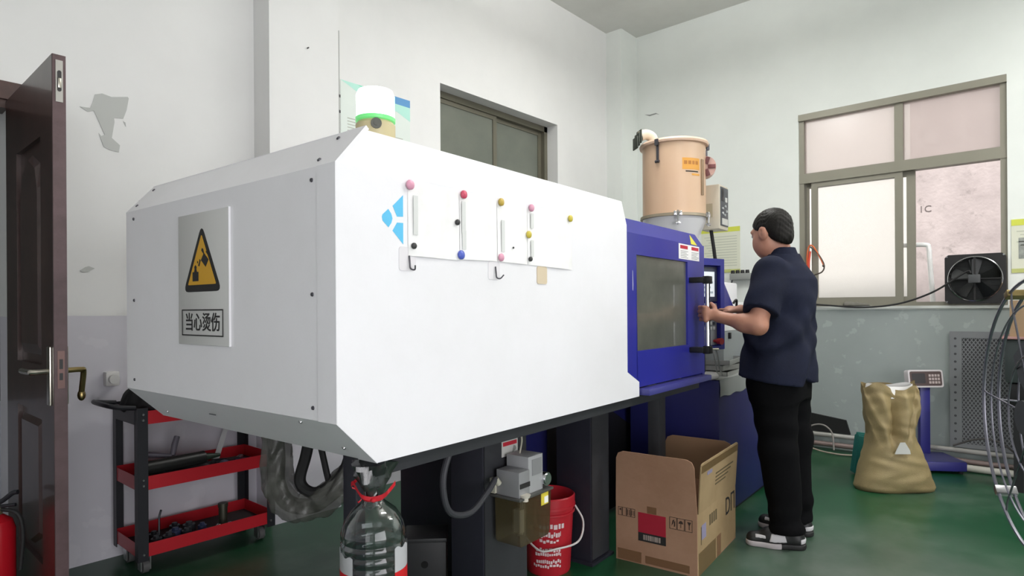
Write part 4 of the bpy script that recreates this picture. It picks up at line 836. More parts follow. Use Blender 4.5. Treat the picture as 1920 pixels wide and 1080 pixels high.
MB().tube(bez([(xa, yf+0.03, 0.765), (xa-0.07, yf+0.04, 0.775), (xa-0.105, yf+0.09, 0.785), (xa-0.105, yb_-0.09, 0.785), (xa-0.07, yb_-0.04, 0.775), (xa, yb_-0.03, 0.765)], 6), 0.011, 10).build('push_handle', cblk, ct)
# tools: black cloth, torch, pliers, sockets, keys
bc_ = SDF((0.9, 3.0, 0.68), (1.4, 3.5, 0.93), 0.01)
bc_.ell((1.10, 3.26, 0.76), (0.13, 0.12, 0.05), 0.03).ell((1.03, 3.25, 0.80), (0.05, 0.09, 0.055), 0.05); bc_.warp(lambda x, y, z: 0.006*crumple(x, y, z)); bc_.half((0, 0, -1), -0.7005)
sdf_obj('black_bag', bc_, M('black_cloth', '17171a', 0.8), None, label='crumpled black tool bag on the top shelf of the cart', cat='bag')
MB().box(1.10, 1.22, 3.10, 3.13, 0.701, 0.742, bev=0.003).build('wooden_block', M('pale_wood', 'b29a72', 0.6), None, origin=(1.16, 3.115, 0.70), label='small pale wooden block at the front of the top cart shelf', cat='block')
def tool(name, mat, mb_, o, lab, cat, grp=None): return mb_.build(name, mat, None, origin=o, label=lab, cat=cat, group=grp)
dk = M('dark_tool_steel', '33353a', 0.4, 0.5); bt = M('bluish_tool', '2b3350', 0.4, 0.2)
z = 0.401
MB().box(1.005, 1.32, 3.115, 3.20, z, z+0.045, bev=0.006).build('flat_case', M('case_dark', '1f2122', 0.5), None, origin=(1.16, 3.15, z), label='flat dark case under the black tube on the middle cart shelf', cat='case')
z = 0.447
tc_ = thing('caulking_gun', 'black tube lying along the middle cart shelf', 'tube', (1.12, 3.15, z))
MB().cyl((1.02, 3.15, z+0.033), (1.30, 3.17, z+0.033), 0.032, n=20).build('tube_body', M('tube_black', '1c1d1c', 0.4), tc_)
MB().cyl((1.005, 3.149, z+0.033), (1.02, 3.15, z+0.033), 0.026, n=16).build('tube_cap', zg, tc_)
MB().cyl((1.30, 3.17, z+0.033), (1.38, 3.175, z+0.03), 0.02, 0.008, n=12).build('nozzle', M('dark_green_plastic', '27352b', 0.5), tc_)
z = 0.43
pl = thing('pliers', 'grey handled pliers lying open over the middle cart shelf', 'pliers', (1.15, 3.25, z))
hg = M('handle_mauve', '6a6670', 0.5)
MB().tube([(1.175, 3.23, z+0.07), (1.10, 3.26, z+0.083), (1.04, 3.28, z+0.095)], [0.010, 0.013, 0.014], 10).build('handle', hg, pl)
MB().tube([(1.18, 3.235, z+0.07), (1.195, 3.25, z+0.12), (1.21, 3.26, z+0.155)], [0.012, 0.014, 0.013], 10).build('handle', hg, pl)
MB().tube([(1.165, 3.235, z+0.06), (1.21, 3.22, z+0.03), (1.24, 3.21, z+0.008)], [0.014, 0.011, 0.006], 8).build('jaws', zg, pl)
z = 0.401
for i, (x_, y_, l_, r_, a_, m_) in enumerate(((1.34, 3.25, 0.12, 0.02, 20, dk), (1.40, 3.17, 0.10, 0.024, 70, bt), (1.44, 3.26, 0.12, 0.018, -30, dk), (1.50, 3.18, 0.09, 0.02, 10, bt), (1.54, 3.30, 0.08, 0.015, 50, zinc), (1.34, 3.32, 0.14, 0.014, -10, dk))):
    d_ = Vector((math.cos(rad(a_)), math.sin(rad(a_)), 0))*l_/2; c_ = Vector((x_, y_, z+r_))
    m2 = MB().cyl(c_-d_, c_+d_*0.2, r_, n=12).cyl(c_+d_*0.2, c_+d_, r_*0.55, n=10)
    tool('socket_driver', m_, m2, (x_, y_, z), ('dark', 'blue', 'dark', 'blue', 'shiny', 'dark')[i]+' metal driver on the middle cart shelf, '+('behind the black tube', 'under the pliers end', 'near the right rear post', 'near the front right post', 'furthest right', 'against the rear lip')[i], 'tool', 'drivers on the middle cart shelf')
sw = thing('white_strip', 'pale plastic strip leaning at the back of the middle shelf', 'strip', (1.47, 3.40, z))
MB().add([(1.44, 3.40, z), (1.475, 3.405, z), (1.545, 3.415, 0.60), (1.515, 3.41, 0.60), (1.44, 3.402, z), (1.475, 3.407, z), (1.545, 3.417, 0.60), (1.515, 3.412, 0.60)], [(0, 1, 2, 3), (7, 6, 5, 4), (0, 4, 5, 1), (1, 5, 6, 2), (2, 6, 7, 3), (3, 7, 4, 0)]).build('strip', M('pale_plastic', 'cfd0d2', 0.4), sw, smooth=0)
z = 0.10
MB().tube([(1.105, 3.20, z+0.005), (1.108, 3.205, z+0.13), (1.12, 3.215, z+0.155)], 0.005, 8).build('hex_key', dk, None, origin=(1.105, 3.2, z), label='bent hex key standing upright on the bottom cart shelf', cat='hex key')
for i, (x_, y_, r_, h_, m_) in enumerate(((1.08, 3.16, 0.024, 0.045, dk), (1.13, 3.15, 0.026, 0.05, dk), (1.17, 3.18, 0.027, 0.055, bt), (1.21, 3.15, 0.022, 0.05, dk), (1.24, 3.20, 0.028, 0.06, dk), (1.29, 3.17, 0.020, 0.05, bt), (1.10, 3.25, 0.022, 0.04, dk), (1.20, 3.27, 0.024, 0.05, dk))):
    m2 = MB().cyl((x_, y_, z), (x_, y_, z+h_), r_, n=14).cyl((x_, y_, z+h_), (x_, y_, z+h_+0.012), r_*0.6, r_*0.55, n=6)
    tool('socket', m_, m2, (x_, y_, z), ('leftmost dark steel socket in the front row of the bottom cart shelf', 'second dark socket from the left in the front row of the bottom shelf', 'larger bluish socket in the middle of the bottom shelf sockets', 'dark socket just right of the larger bluish socket', 'tallest dark socket of the bottom cart shelf', 'small bluish socket at the right end of the bottom shelf sockets', 'dark socket at the rear left, beside the upright hex key', 'dark socket at the rear middle of the bottom shelf')[i], 'socket', 'sockets on the bottom cart shelf')
tool('bearing', chrome, MB().lathe([(0.012, 0), (0.024, 0), (0.026, 0.004), (0.026, 0.018), (0.022, 0.024), (0.012, 0.024)], 18, T(1.36, 3.15, z+0.001)).ball((1.36, 3.15, z+0.028), 0.014, 10), (1.36, 3.15, z), 'shiny steel bearing on the bottom cart shelf', 'bearing')
MB().cyl((1.405, 3.20, z), (1.405, 3.20, z+0.12), 0.021, n=18).cyl((1.405, 3.20, z+0.105), (1.405, 3.20, z+0.124), 0.024, n=18).build('steel_sleeve', M('olive_steel', '4e4d42', 0.4, 0.6), None, origin=(1.405, 3.20, z), label='tall olive steel sleeve standing on the bottom cart shelf', cat='sleeve')
for i, (x_, y_) in enumerate(((1.24, 3.115), (1.29, 3.12), (1.45, 3.22), (1.50, 3.20))):
    MB().lathe([(0.006, 0), (0.014, 0), (0.014, 0.008), (0.006, 0.008), (0.006, 0)], 6, T(x_, y_, z+0.001)).build('steel_nut', zinc, None, origin=(x_, y_, z), label='bright steel nut on the bottom cart shelf, '+('leftmost at the front lip', 'second at the front lip', 'just right of the olive sleeve', 'furthest right of the four')[i], cat='nut', group='loose nuts on the bottom cart shelf')
# plug on the wall beyond the housing
wp_ = MB().box(0.955, 1.015, YA-0.05, YA, 0.84, 0.91, bev=0.01).cyl((0.985, YA-0.05, 0.875), (0.985, YA-0.075, 0.875), 0.022, n=14)
wp_.build('wall_socket', M('socket_white', 'd9d8d6', 0.4), None, origin=(0.985, YA, 0.87), label='white plug in a wall socket behind the machine corner', cat='socket')

# ---- cardboard box
P1 = Vector((2.615, 1.212, 0)); ba = rad(6); e1 = Vector((math.cos(ba), math.sin(ba), 0)); e0 = Vector((-math.sin(ba), math.cos(ba), 0))
Lx, Ly, Hb = 0.595, 0.395, 0.277
cb_ = thing('cardboard_box', 'open brown cardboard box with raised flaps and red print', 'box', P1+e1*Lx/2+e0*Ly/2)
card = M('cardboard', 'a8836a', 0.85, noise=(3, '99745b', 1), bump=(60, 0.08)); card2 = M('cardboard_inside', '8d6f55', 0.9); tape = M('packing_tape', '7a5a41', 0.35); kraft2 = M('cardboard_side', 'a18a66', 0.8, noise=(3, '8f7855', 1))
bm2 = plane_m(P1, e1, e0)
tt = 0.006
MB().box(0, Lx, 0, Ly, 0.0, tt, bm2).build('bottom', card, cb_, smooth=0)
MB().box(0, tt, 0, Ly, tt, Hb, bm2).build('left_wall', card, cb_, smooth=0)
MB().box(tt, Lx, 0, tt, tt, Hb, bm2).build('front_wall', kraft2, cb_, smooth=0)
MB().box(Lx-tt, Lx, tt, Ly, tt, Hb, bm2).build('right_wall', card, cb_, smooth=0)
MB().box(tt, Lx-tt, Ly-tt, Ly, tt, Hb, bm2).build('back_wall', card, cb_, smooth=0)
LF = plane_m(P1+e0*Ly, -e0, (0, 0, 1)); RF = plane_m(P1, e1, (0, 0, 1))
def flap(o, ex, up, w_, h_, mat, r=0.03, sk=0.0):
    m_ = plane_m(o, ex, up); pts = [(0, 0), (w_, 0), (w_-sk, h_-r), (w_-sk-r*0.3, h_-r*0.3), (w_-sk-r, h_), (r+sk, h_), (sk+r*0.3, h_-r*0.3), (sk, h_-r)]
    return MB().prism(pts, -0.005, m_).build('flap', mat, cb_, smooth=0)
flap(P1+e0*Ly+Vector((0, 0, Hb))-e1*0.001, -e0, Vector((0, 0, 1))-e1*0.05, Ly, 0.245, card, 0.035, 0.008)
flap(P1+e1*0.02+Vector((0, 0, Hb))-e0*0.001, e1, Vector((0, 0, 1))-e0*0.10-e1*0.13, Lx-0.02, 0.235, kraft2, 0.02, 0.0)
flap(P1+e1*Lx+e0*0.01+Vector((0, 0, Hb)), e0, Vector((0, 0, 1))+e1*0.03, Ly-0.02, 0.22, card2, 0.04, 0.005)
pr = lambda a, b_, c, d, m_=None, mat=None, nm='print': MB().box(a, b_, c, d, 0.0002, 0.0012, m_).build(nm, mat, cb_, smooth=0)
pr(0.115, 0.25, 0.15, 0.243, LF, M('print_crimson', 'a51d33', 0.6), 'red_print'); pr(0.115, 0.25, 0.11, 0.15, LF, ink, 'black_print')
bcg = MB(); rr = random.Random(5); x_ = 0.14
while x_ < 0.222:
    w_ = rr.uniform(0.0015, 0.005); bcg.box(x_, x_+w_, 0.118, 0.142, 0.0013, 0.0016, LF); x_ += w_+rr.uniform(0.001, 0.003)
bcg.build('barcode', M('barcode_pale', 'a99b92', 0.7), cb_, smooth=0)
ic = MB()
def frame_(a, b_, c, d, t_=0.0018):
    for q in ((a, b_, c, c+t_), (a, b_, d-t_, d), (a, a+t_, c, d), (b_-t_, b_, c, d)): ic.box(*q, 0.0002, 0.001, LF)
for a in (0.012, 0.034, 0.056, 0.078): frame_(a, a+0.021, 0.212, 0.252)
for a in (0.268, 0.304, 0.34): frame_(a, a+0.034, 0.196, 0.25)
ic.prism([(0.018, 0.238), (0.022, 0.246), (0.028, 0.243), (0.026, 0.235)], 0.001, LF).box(0.06, 0.063, 0.218, 0.245, 0.0002, 0.001, LF).box(0.069, 0.072, 0.218, 0.245, 0.0002, 0.001, LF).box(0.082, 0.085, 0.22, 0.243, 0.0002, 0.001, LF).box(0.092, 0.095, 0.22, 0.243, 0.0002, 0.001, LF)
ic.prism([(0.277, 0.21), (0.285, 0.222), (0.291, 0.24), (0.283, 0.236)], 0.001, LF).prism([(0.289, 0.206), (0.294, 0.21), (0.294, 0.235), (0.289, 0.23)], 0.001, LF)
ic.prism([(0.310, 0.226), (0.332, 0.226), (0.328, 0.236), (0.321, 0.24), (0.314, 0.236)], 0.001, LF).box(0.320, 0.322, 0.208, 0.227, 0.0002, 0.001, LF)
ic.prism([(0.35, 0.24), (0.368, 0.24), (0.36, 0.222)], 0.001, LF).box(0.358, 0.361, 0.206, 0.224, 0.0002, 0.001, LF)
ic.build('handling_icons', M('print_black_brown', '3a2c25', 0.8), cb_, smooth=0, kind='stuff')
pr(0.01, 0.13, 0.005, 0.055, LF, tape, 'tape'); pr(0.16, 0.205, 0.245, 0.277, LF, tape, 'tape'); pr(0.15, 0.36, 0.01, 0.045, LF, tape, 'tape'); pr(0.02, 0.26, 0.0, 0.10, RF, M('tape_dark', '705a3c', 0.35), 'tape'); pr(0.28, 0.34, 0.0, 0.10, RF, tape, 'tape')
text('black_lettering', 'DΠ', 0.125, RF @ Matrix.Translation((0.50, 0.20, 0.0008)), ink, cb_, sx=0.9)
sp_ = MB().box(0.05, 0.058, 0.13, 0.21, 0.0003, 0.001, RF)
for i in range(4): sp_.box(0.17+0.03*i, 0.19+0.03*i, 0.185, 0.235, 0.0003, 0.001, RF)
sp_.build('side_print', M('print_olive', '5d5138', 0.8), cb_, smooth=0, kind='stuff')
pr(0.06, 0.12, 0.15, 0.215, RF, M('print_violet', '8a85a0', 0.7), 'violet_print')
FR = plane_m(P1+e1*0.02+Vector((0, 0, Hb))-e0*0.001, e1, Vector((0, 0, 1))-e0*0.10-e1*0.13)
fp_ = MB()
for i in range(4): fp_.box(0.22, 0.50-0.04*i, 0.14-0.018*i, 0.147-0.018*i, 0.0003, 0.0012, FR)
fp_.build('flap_print', MATS['print_olive'], cb_, smooth=0, kind='stuff')
pr(0.09, 0.16, 0.165, 0.182, FR, MATS['print_violet'], 'violet_print'); pr(0.01, 0.57, 0.19, 0.225, FR, MATS['tape_dark'], 'tape')

# ---- metal trays and rags on the cabinet
tr = M('dull_tray_steel', 'a9aaa6', 0.35, 0.7)
for i, (u, v, a_, z, w_, d_) in enumerate(((3.86, 1.37, 3, 0.796, 0.50, 0.26), (3.88, 1.36, -5, 0.826, 0.42, 0.22), (3.90, 1.37, 7, 0.856, 0.40, 0.20))):
    tm_ = MF @ T(u, v, z, rad(a_)); m_ = MB().box(-w_/2, w_/2, -d_/2, d_/2, 0, 0.003, tm_)
    for q in ((-w_/2, w_/2, -d_/2, -d_/2+0.004), (-w_/2, w_/2, d_/2-0.004, d_/2), (-w_/2, -w_/2+0.004, -d_/2, d_/2), (w_/2-0.004, w_/2, -d_/2, d_/2)): m_.box(*q, 0.003, 0.028, tm_)
    m_.build('metal_tray', tr, None, smooth=0, origin=tuple(MF @ Vector((u, v, z))), label=('lowest', 'middle', 'topmost')[i]+' shallow steel tray of the stack on the blue cabinet', cat='tray', group='steel trays on the cabinet')
rg = SDF((3.2, 1.3, 0.7), (3.7, 1.8, 1.0), 0.008); pc = MF @ Vector((3.47, 1.29, 0.812))
rg.ell(tuple(pc), (0.07, 0.06, 0.024), 0.02).ell((pc.x+0.09, pc.y+0.03, 0.81), (0.03, 0.03, 0.018), 0.03); rg.warp(lambda x, y, z: 0.004*crumple(x, y, z)); rg.half((0, 0, -1), -0.7955)
sdf_obj('white_rag', rg, M('rag_white', 'c9c8c6', 0.85), None, label='crumpled white rag at the cabinet edge beside the blue door', cat='rag')

# ================================================================ WALL THINGS
# poster behind the beacon
po = thing('safety_poster', 'pale teal headed notice poster on the left wall behind the beacon', 'poster', (2.58, YA, 1.88))
PM = plane_m((0, YA-0.004, 0), (1, 0, 0), (0, 0, 1))
MB().box(2.294, 2.866, YA-0.004, YA, 1.88, 2.69).build('sheet', M('poster_pale', 'd9e2dc', 0.5), po, smooth=0)
MB().prism([(2.294, 2.69), (2.62, 2.69), (2.866, 2.69), (2.866, 2.54), (2.75, 2.585), (2.6, 2.60), (2.45, 2.63), (2.36, 2.665)], 0.0006, PM).build('header_wash', M('poster_mint', 'aee0d2', 0.5), po, smooth=0)
MB().prism([(2.42, 2.69), (2.68, 2.69), (2.68, 2.655), (2.56, 2.655)], 0.0012, PM).build('header_teal', M('poster_teal', '74d6b8', 0.5), po, smooth=0)
MB().prism([(2.66, 2.69), (2.866, 2.69), (2.866, 2.638), (2.66, 2.64)], 0.0014, PM).build('header_blue', M('poster_blue', '4d8fc4', 0.5), po, smooth=0)
text('title', '注      项', 0.085, plane_m((2.57, YA-0.0055, 2.525), (1, 0, 0), (0, 0, 1)), M('title_maroon', 'b0707a', 0.6), po)
tl = MB()
for i in range(14): tl.box(2.345, 2.49-0.02*((i*3) % 4), YA-0.0052, YA-0.0042, 2.45-0.02*i, 2.456-0.02*i).box(2.66, 2.80-0.02*((i*5) % 3), YA-0.0052, YA-0.0042, 2.40-0.02*i, 2.406-0.02*i)
tl.build('text_lines', M('line_grey', 'b4b8ae', 0.7), po, smooth=0)
wr = MB().tube([(2.283, YA-0.004, 3.0), (2.283, YA-0.004, 2.2), (2.286, YA-0.004, 1.5)], 0.0035, 6)
wr = wr.build('wall_wire', M('wire_grey', 'a5a7a3', 0.6), None, origin=(2.283, YA, 1.5), label='thin grey wire running down the wall at the left of the poster', cat='wire')
for z in (2.58, 2.48): MB().box(2.276, 2.292, YA-0.008, YA, z-0.008, z+0.008).build('clip', nail, wr, smooth=0)
def notice(name, y0, y1, z0, z1, lab, pic=False):
    n_ = thing(name, lab, 'poster', (XB, (y0+y1)/2, z0)); yl = M('notice_lime', 'c9cf4e', 0.5)
    MB().box(XB-0.004, XB, y0, y1, z0, z1).build('sheet', M('notice_pale', 'd3d5c4', 0.5), n_, smooth=0)
    MB().box(XB-0.0052, XB-0.004, y0, y1, z1-0.045, z1).build('top_band', yl, n_, smooth=0)
    MB().box(XB-0.0052, XB-0.004, y0, y1, z0, z0+0.03).build('bottom_band', M('notice_olive', 'b5bb74', 0.5), n_, smooth=0)
    l_ = MB()
    for i in range(5 if pic else 12): l_.box(XB-0.0052, XB-0.004, y0+0.03, y1-0.03-0.02*(i % 3), z1-0.09-0.025*i, z1-0.084-0.025*i)
    l_.build('text_lines', M('notice_grey', 'b3b8a9', 0.7), n_, smooth=0)
    if pic:
        MB().box(XB-0.0052, XB-0.004, y0+0.02, y1-0.04, z0+0.10, z0+0.25).build('picture', M('notice_photo', '7b807c', 0.6, noise=(20, '9ea29c', 1)), n_, smooth=0)
notice('notice_sheet', 2.223, 2.60, 1.53, 1.958, 'pale notice with lime bands on wall left of the worker')
notice('notice_sheet', -0.02, 0.256, 1.436, 1.82, 'pale notice with lime bands and photo at far right', True)
# valve manifold
vm = thing('valve_manifold', 'row of black valve knobs on a grey pipe block', 'valve', (XB, 2.22, 1.47))
MB().box(XB-0.07, XB, 2.10, 2.30, 1.455, 1.515, bev=0.006).build('block', M('manifold_grey', '9c9f9c', 0.4, 0.4), vm)
for i in range(4): MB().cyl((XB-0.05, 2.275-0.045*i, 1.515), (XB-0.05, 2.275-0.045*i, 1.545), 0.019, 0.016, 12).build('knob', black, vm)
MB().tube([(XB-0.05, 2.11, 1.49), (XB-0.09, 2.02, 1.51), (XB-0.09, 1.9, 1.555)], 0.016, 10).build('outlet_pipe', zg, vm)
MB().box(XB-0.05, XB, 2.27, 2.33, 1.36, 1.40, bev=0.005).tube([(XB-0.03, 2.29, 1.46), (XB-0.03, 2.30, 1.40)], 0.008, 8).build('drain_cock', screwm, vm)

# ---- exhaust fan in the window
ef = thing('exhaust_fan', 'black square exhaust fan set in lower corner of the window', 'fan', (XB-0.02, 0.468, 1.21))
fc = Vector((0, 0.468, 1.402)); fk = M('fan_black', '1b1a1b', 0.5)
pm_ = MB(); n = 48; R0 = 0.163; pts_o = []; pts_i = []
for i in range(n):
    a = 2*PI*(i+0.5)/n; c_, s_ = math.cos(a), math.sin(a); k_ = 0.1835/max(abs(c_), abs(s_)); pts_o.append((fc.y+k_*c_, fc.z+k_*s_)); pts_i.append((fc.y+R0*c_, fc.z+R0*s_))
for xx in (XB-0.03, XB-0.018): pm_.v += [(xx, *p_) for p_ in pts_o]+[(xx, *p_) for p_ in pts_i]
for i in range(n):
    j = (i+1) % n; pm_.f += [(i, j, n+j, n+i), (2*n+j, 2*n+i, 3*n+i, 3*n+j), (i, 2*n+i, 2*n+j, j), (n+j, 3*n+j, 3*n+i, n+i)]
pm_.build('mounting_plate', fk, ef, smooth=0)
ry = plane_m((XB-0.03, fc.y, fc.z), (0, -1, 0), (0, 0, 1))
MB().lathe([(0.163, -0.08), (0.163, 0.0)], 48, ry).build('duct', fk, ef)
MB().lathe([(0.0, -0.081), (0.163, -0.081)], 40, ry).build('shutter', M('shutter_dark', '232625', 0.4), ef, smooth=0)
for i in range(7):
    y_ = -0.14+0.046*i; w_ = math.sqrt(max(0.001, 0.16**2-y_*y_)); MB().box(-w_, w_, y_, y_+0.04, -0.079, -0.074, ry).build('shutter_slat', M('slat_dark', '191c1b', 0.35), ef, smooth=0)
MB().lathe([(0.158, 0.004), (0.162, 0.008), (0.167, 0.004), (0.162, 0.0)], 48, ry).build('guard_ring', chrome, ef)
MB().box(-0.036, 0.036, -0.032, 0.03, 0.0, 0.05, ry, 0.006).build('motor', M('motor_grey', '47494b', 0.45), ef)
MB().box(-0.006, 0.006, -0.163, -0.03, 0.0, 0.006, ry).box(-0.006, 0.006, 0.03, 0.163, 0, 0.006, ry).box(-0.163, -0.036, -0.004, 0.004, 0, 0.005, ry).box(0.036, 0.163, -0.004, 0.004, 0, 0.005, ry).build('motor_strut', fk, ef, smooth=0)
for i in range(5):
    m_ = ry @ Matrix.Rotation(2*PI*i/5+0.3, 4, 'Z') @ Matrix.Translation((0, 0, -0.04)) @ Matrix.Rotation(rad(25), 4, 'X')
    MB().prism([(0.02, -0.012), (0.14, -0.045), (0.152, 0.0), (0.14, 0.045), (0.02, 0.018)], 0.003, m_).build('blade', M('blade_dark', '1b1e1f', 0.4, 0.2), ef)
for a, b_ in ((-1, 1), (1, 1), (1, -1), (-1, -1)): MB().cyl((0.17*a, 0.17*b_, 0), (0.17*a, 0.17*b_, 0.004), 0.006, n=8, m=ry).build('bolt', zinc, ef)
MB().tube(bez([(XB-0.075, 0.485, 1.442), (XB-0.07, 0.52, 1.45), (XB-0.06, 0.72, 1.31), (XB-0.05, 0.95, 1.222), (XB-0.04, 1.2, 1.195), (XB-0.035, 1.45, 1.212), (XB-0.03, 1.66, 1.23)], 8), 0.007, 8).build('power_cable', rubber, ef)
wc = SDF((5.6, 1.1, 1.18), (5.85, 1.45, 1.32), 0.006); wc.cap((5.745, 1.17, 1.215), (5.745, 1.33, 1.215), 0.012, 0.03, 0.01); wc.warp(lambda x, y, z: 0.004*crumple(x, y, z)); wc.half((0, 0, -1), -1.206)
sdf_obj('grey_rag', wc, M('rag_grey', '6d6b63', 0.9), None, label='grey rag lying on the window sill beside the cable', cat='rag')
MB().tube(bez([(5.90, 0.95, 1.695), (5.90, 0.80, 1.69), (5.90, 0.775, 1.66), (5.90, 0.768, 1.55), (5.90, 0.745, 1.16)], 6), 0.018, 12).build('white_pipe', M('pvc_white', 'efefee', 0.3), None, origin=(5.9, 0.76, 1.15), label='white bent plastic pipe outside the open window', cat='pipe')
oc = thing('orange_cord', 'orange and black cord looped on the window frame', 'cord', (XB-0.01, 1.58, 1.47))
MB().tube(bez([(XB-0.015, 1.63, 1.50), (XB-0.02, 1.635, 1.62), (XB-0.02, 1.62, 1.72), (XB-0.02, 1.585, 1.72), (XB-0.02, 1.53, 1.62), (XB-0.02, 1.505, 1.56)], 6), 0.006, 8).build('orange_loop', M('cord_orange', 'd4642e', 0.5), oc)
MB().tube(bez([(XB-0.02, 1.61, 1.72), (XB-0.02, 1.55, 1.66), (XB-0.02, 1.50, 1.56), (XB-0.02, 1.515, 1.50), (XB-0.015, 1.58, 1.475)], 6), 0.006, 8).ball((XB-0.02, 1.503, 1.55), 0.012, 8).build('black_loop', M('cord_dark', '4a4038', 0.5), oc)
MB().tube(bez([(XB-0.02, 1.625, 1.50), (XB-0.02, 1.622, 1.58), (XB-0.02, 1.61, 1.68)], 5), 0.010, 8).build('orange_sleeve', M('sleeve_red', 'd0442c', 0.5), oc)
text('scrawl', '1C', 0.095, plane_m((XE-0.002, 1.027, 2.195), (0, -1, 0), (0, 0, 1)), M('scrawl_dark', '7d7473', 0.9), ext)

# ---- floor along the right wall
for x_, z_, r_, y0_, y1_, c_, lab in ((5.70, 0.118, 0.018, -1.2, 2.6, 'a6a49f', 'upper grey pipe running along the foot of the right wall'), (5.665, 0.048, 0.02, -0.8, 2.4, '7d6c68', 'lower brownish pipe running along the foot of the right wall'), (5.56, 0.026, 0.024, -0.5, 0.62, 'c2bfb5', 'thick pale pipe lying on the floor beyond the scale')):
    MB().tube([(x_, y0_, z_), (x_, (y0_+y1_)/2, z_+0.004), (x_, y1_, z_)], r_, 14).build('floor_pipe', M('pipe_'+c_, c_, 0.4), None, origin=(x_, 0.7, z_-r_), label=lab, cat='pipe', group='pipes along the right wall')
for i, (pts, c_, lab) in enumerate((([(5.62, 1.95, 0.10), (5.60, 1.72, 0.10), (5.56, 1.62, 0.05), (5.52, 1.5, 0.02), (5.5, 1.35, 0.012), (5.55, 1.2, 0.012)], '9a8d80', 'pale cable snaking over the pipes behind the worker'),
        ([(5.64, 1.62, 0.14), (5.63, 1.59, 0.19), (5.63, 1.52, 0.215), (5.63, 1.46, 0.20), (5.64, 1.42, 0.14), (5.60, 1.40, 0.02)], '8a8580', 'pale cable arching over the black board'),
        ([(5.66, 0.60, 0.16), (5.64, 0.45, 0.23), (5.62, 0.33, 0.23), (5.60, 0.22, 0.15), (5.6, 0.1, 0.02)], '4d4a48', 'dark cable arching by the mesh panel'))):
    MB().tube(bez(pts, 7), 0.0065, 8).build('floor_cable', M('cable_'+c_, c_, 0.6), None, origin=pts[-1], label=lab, cat='cable')
bp_ = plane_m((5.742, 0, 0), (0, -1, 0), (0, 0, 1))
MB().prism([(-2.15, 0.14), (-1.305, 0.14), (-1.337, 0.255), (-1.69, 0.30), (-2.15, 0.36)], 0.02, bp_).build('black_board', M('board_black', '141414', 0.6), None, origin=(5.73, 1.6, 0.14), smooth=0, label='black slanted board standing on pipes at the right wall', cat='board')
# expanded metal panel leaning on the wall
mp = thing('mesh_panel', 'grey expanded metal mesh panel leaning on the right wall', 'panel', (5.70, 0.3, 0.15))
mf = plane_m((5.722, 0.625, 0.142), (0, -1, 0), (0.02, 0, 1))
Wd, Hd = 0.95, 0.868; ms = M('mesh_steel', '8b8d90', 0.45, 0.5)
MB().box(0, 0.075, 0, Hd, -0.002, 0.006, mf).box(Wd-0.075, Wd, 0, Hd, -0.002, 0.006, mf).box(0.075, Wd-0.075, Hd-0.05, Hd, -0.002, 0.006, mf).box(0.075, Wd-0.075, 0, 0.03, -0.002, 0.006, mf).build('frame', ms, mp, smooth=0)
MB().box(0.075, Wd-0.075, 0.03, Hd-0.05, -0.006, -0.004, mf).build('backing', M('mesh_backing', '4c4d50', 0.7), mp, smooth=0)
wv = MB(); px_, pz_ = 0.024, 0.036
def strand(a, b_):
    d_ = (Vector(b_)-Vector(a)).normalized(); n_ = Vector((-d_.y, d_.x))*0.0033; wv.add([(a[0]+n_.x, a[1]+n_.y, 0.001), (a[0]-n_.x, a[1]-n_.y, 0.001), (b_[0]-n_.x, b_[1]-n_.y, 0.004), (b_[0]+n_.x, b_[1]+n_.y, 0.004)], [(0, 1, 2, 3)], mf)
for sgn in (1, -1):
    k0 = -40
    for k in range(-40, 80):
        pts = []
        sl = sgn*pz_/px_; c_ = k*pz_ if sgn > 0 else k*pz_+0.0
        xs0, xs1, zs0, zs1 = 0.075, Wd-0.075, 0.03, Hd-0.05
        # z = zs0 + sl*(x-xs0) + c_
        cand = sorted([x for x in ((zs0-(zs0+c_))/sl+xs0, (zs1-(zs0+c_))/sl+xs0)]); a_ = max(xs0, cand[0]); b_ = min(xs1, cand[1])
        if b_-a_ > 0.005: strand((a_, zs0+sl*(a_-xs0)+c_), (b_, zs0+sl*(b_-xs0)+c_))
wv.build('mesh_strands', ms, mp, smooth=0, dbl=False, kind='stuff')
for zz in range(14): MB().cyl((0.035, 0.06+0.058*zz, 0.006), (0.035, 0.06+0.058*zz, 0.0068), 0.009, n=8, m=mf).build('punched_hole', MATS['mesh_backing'], mp)

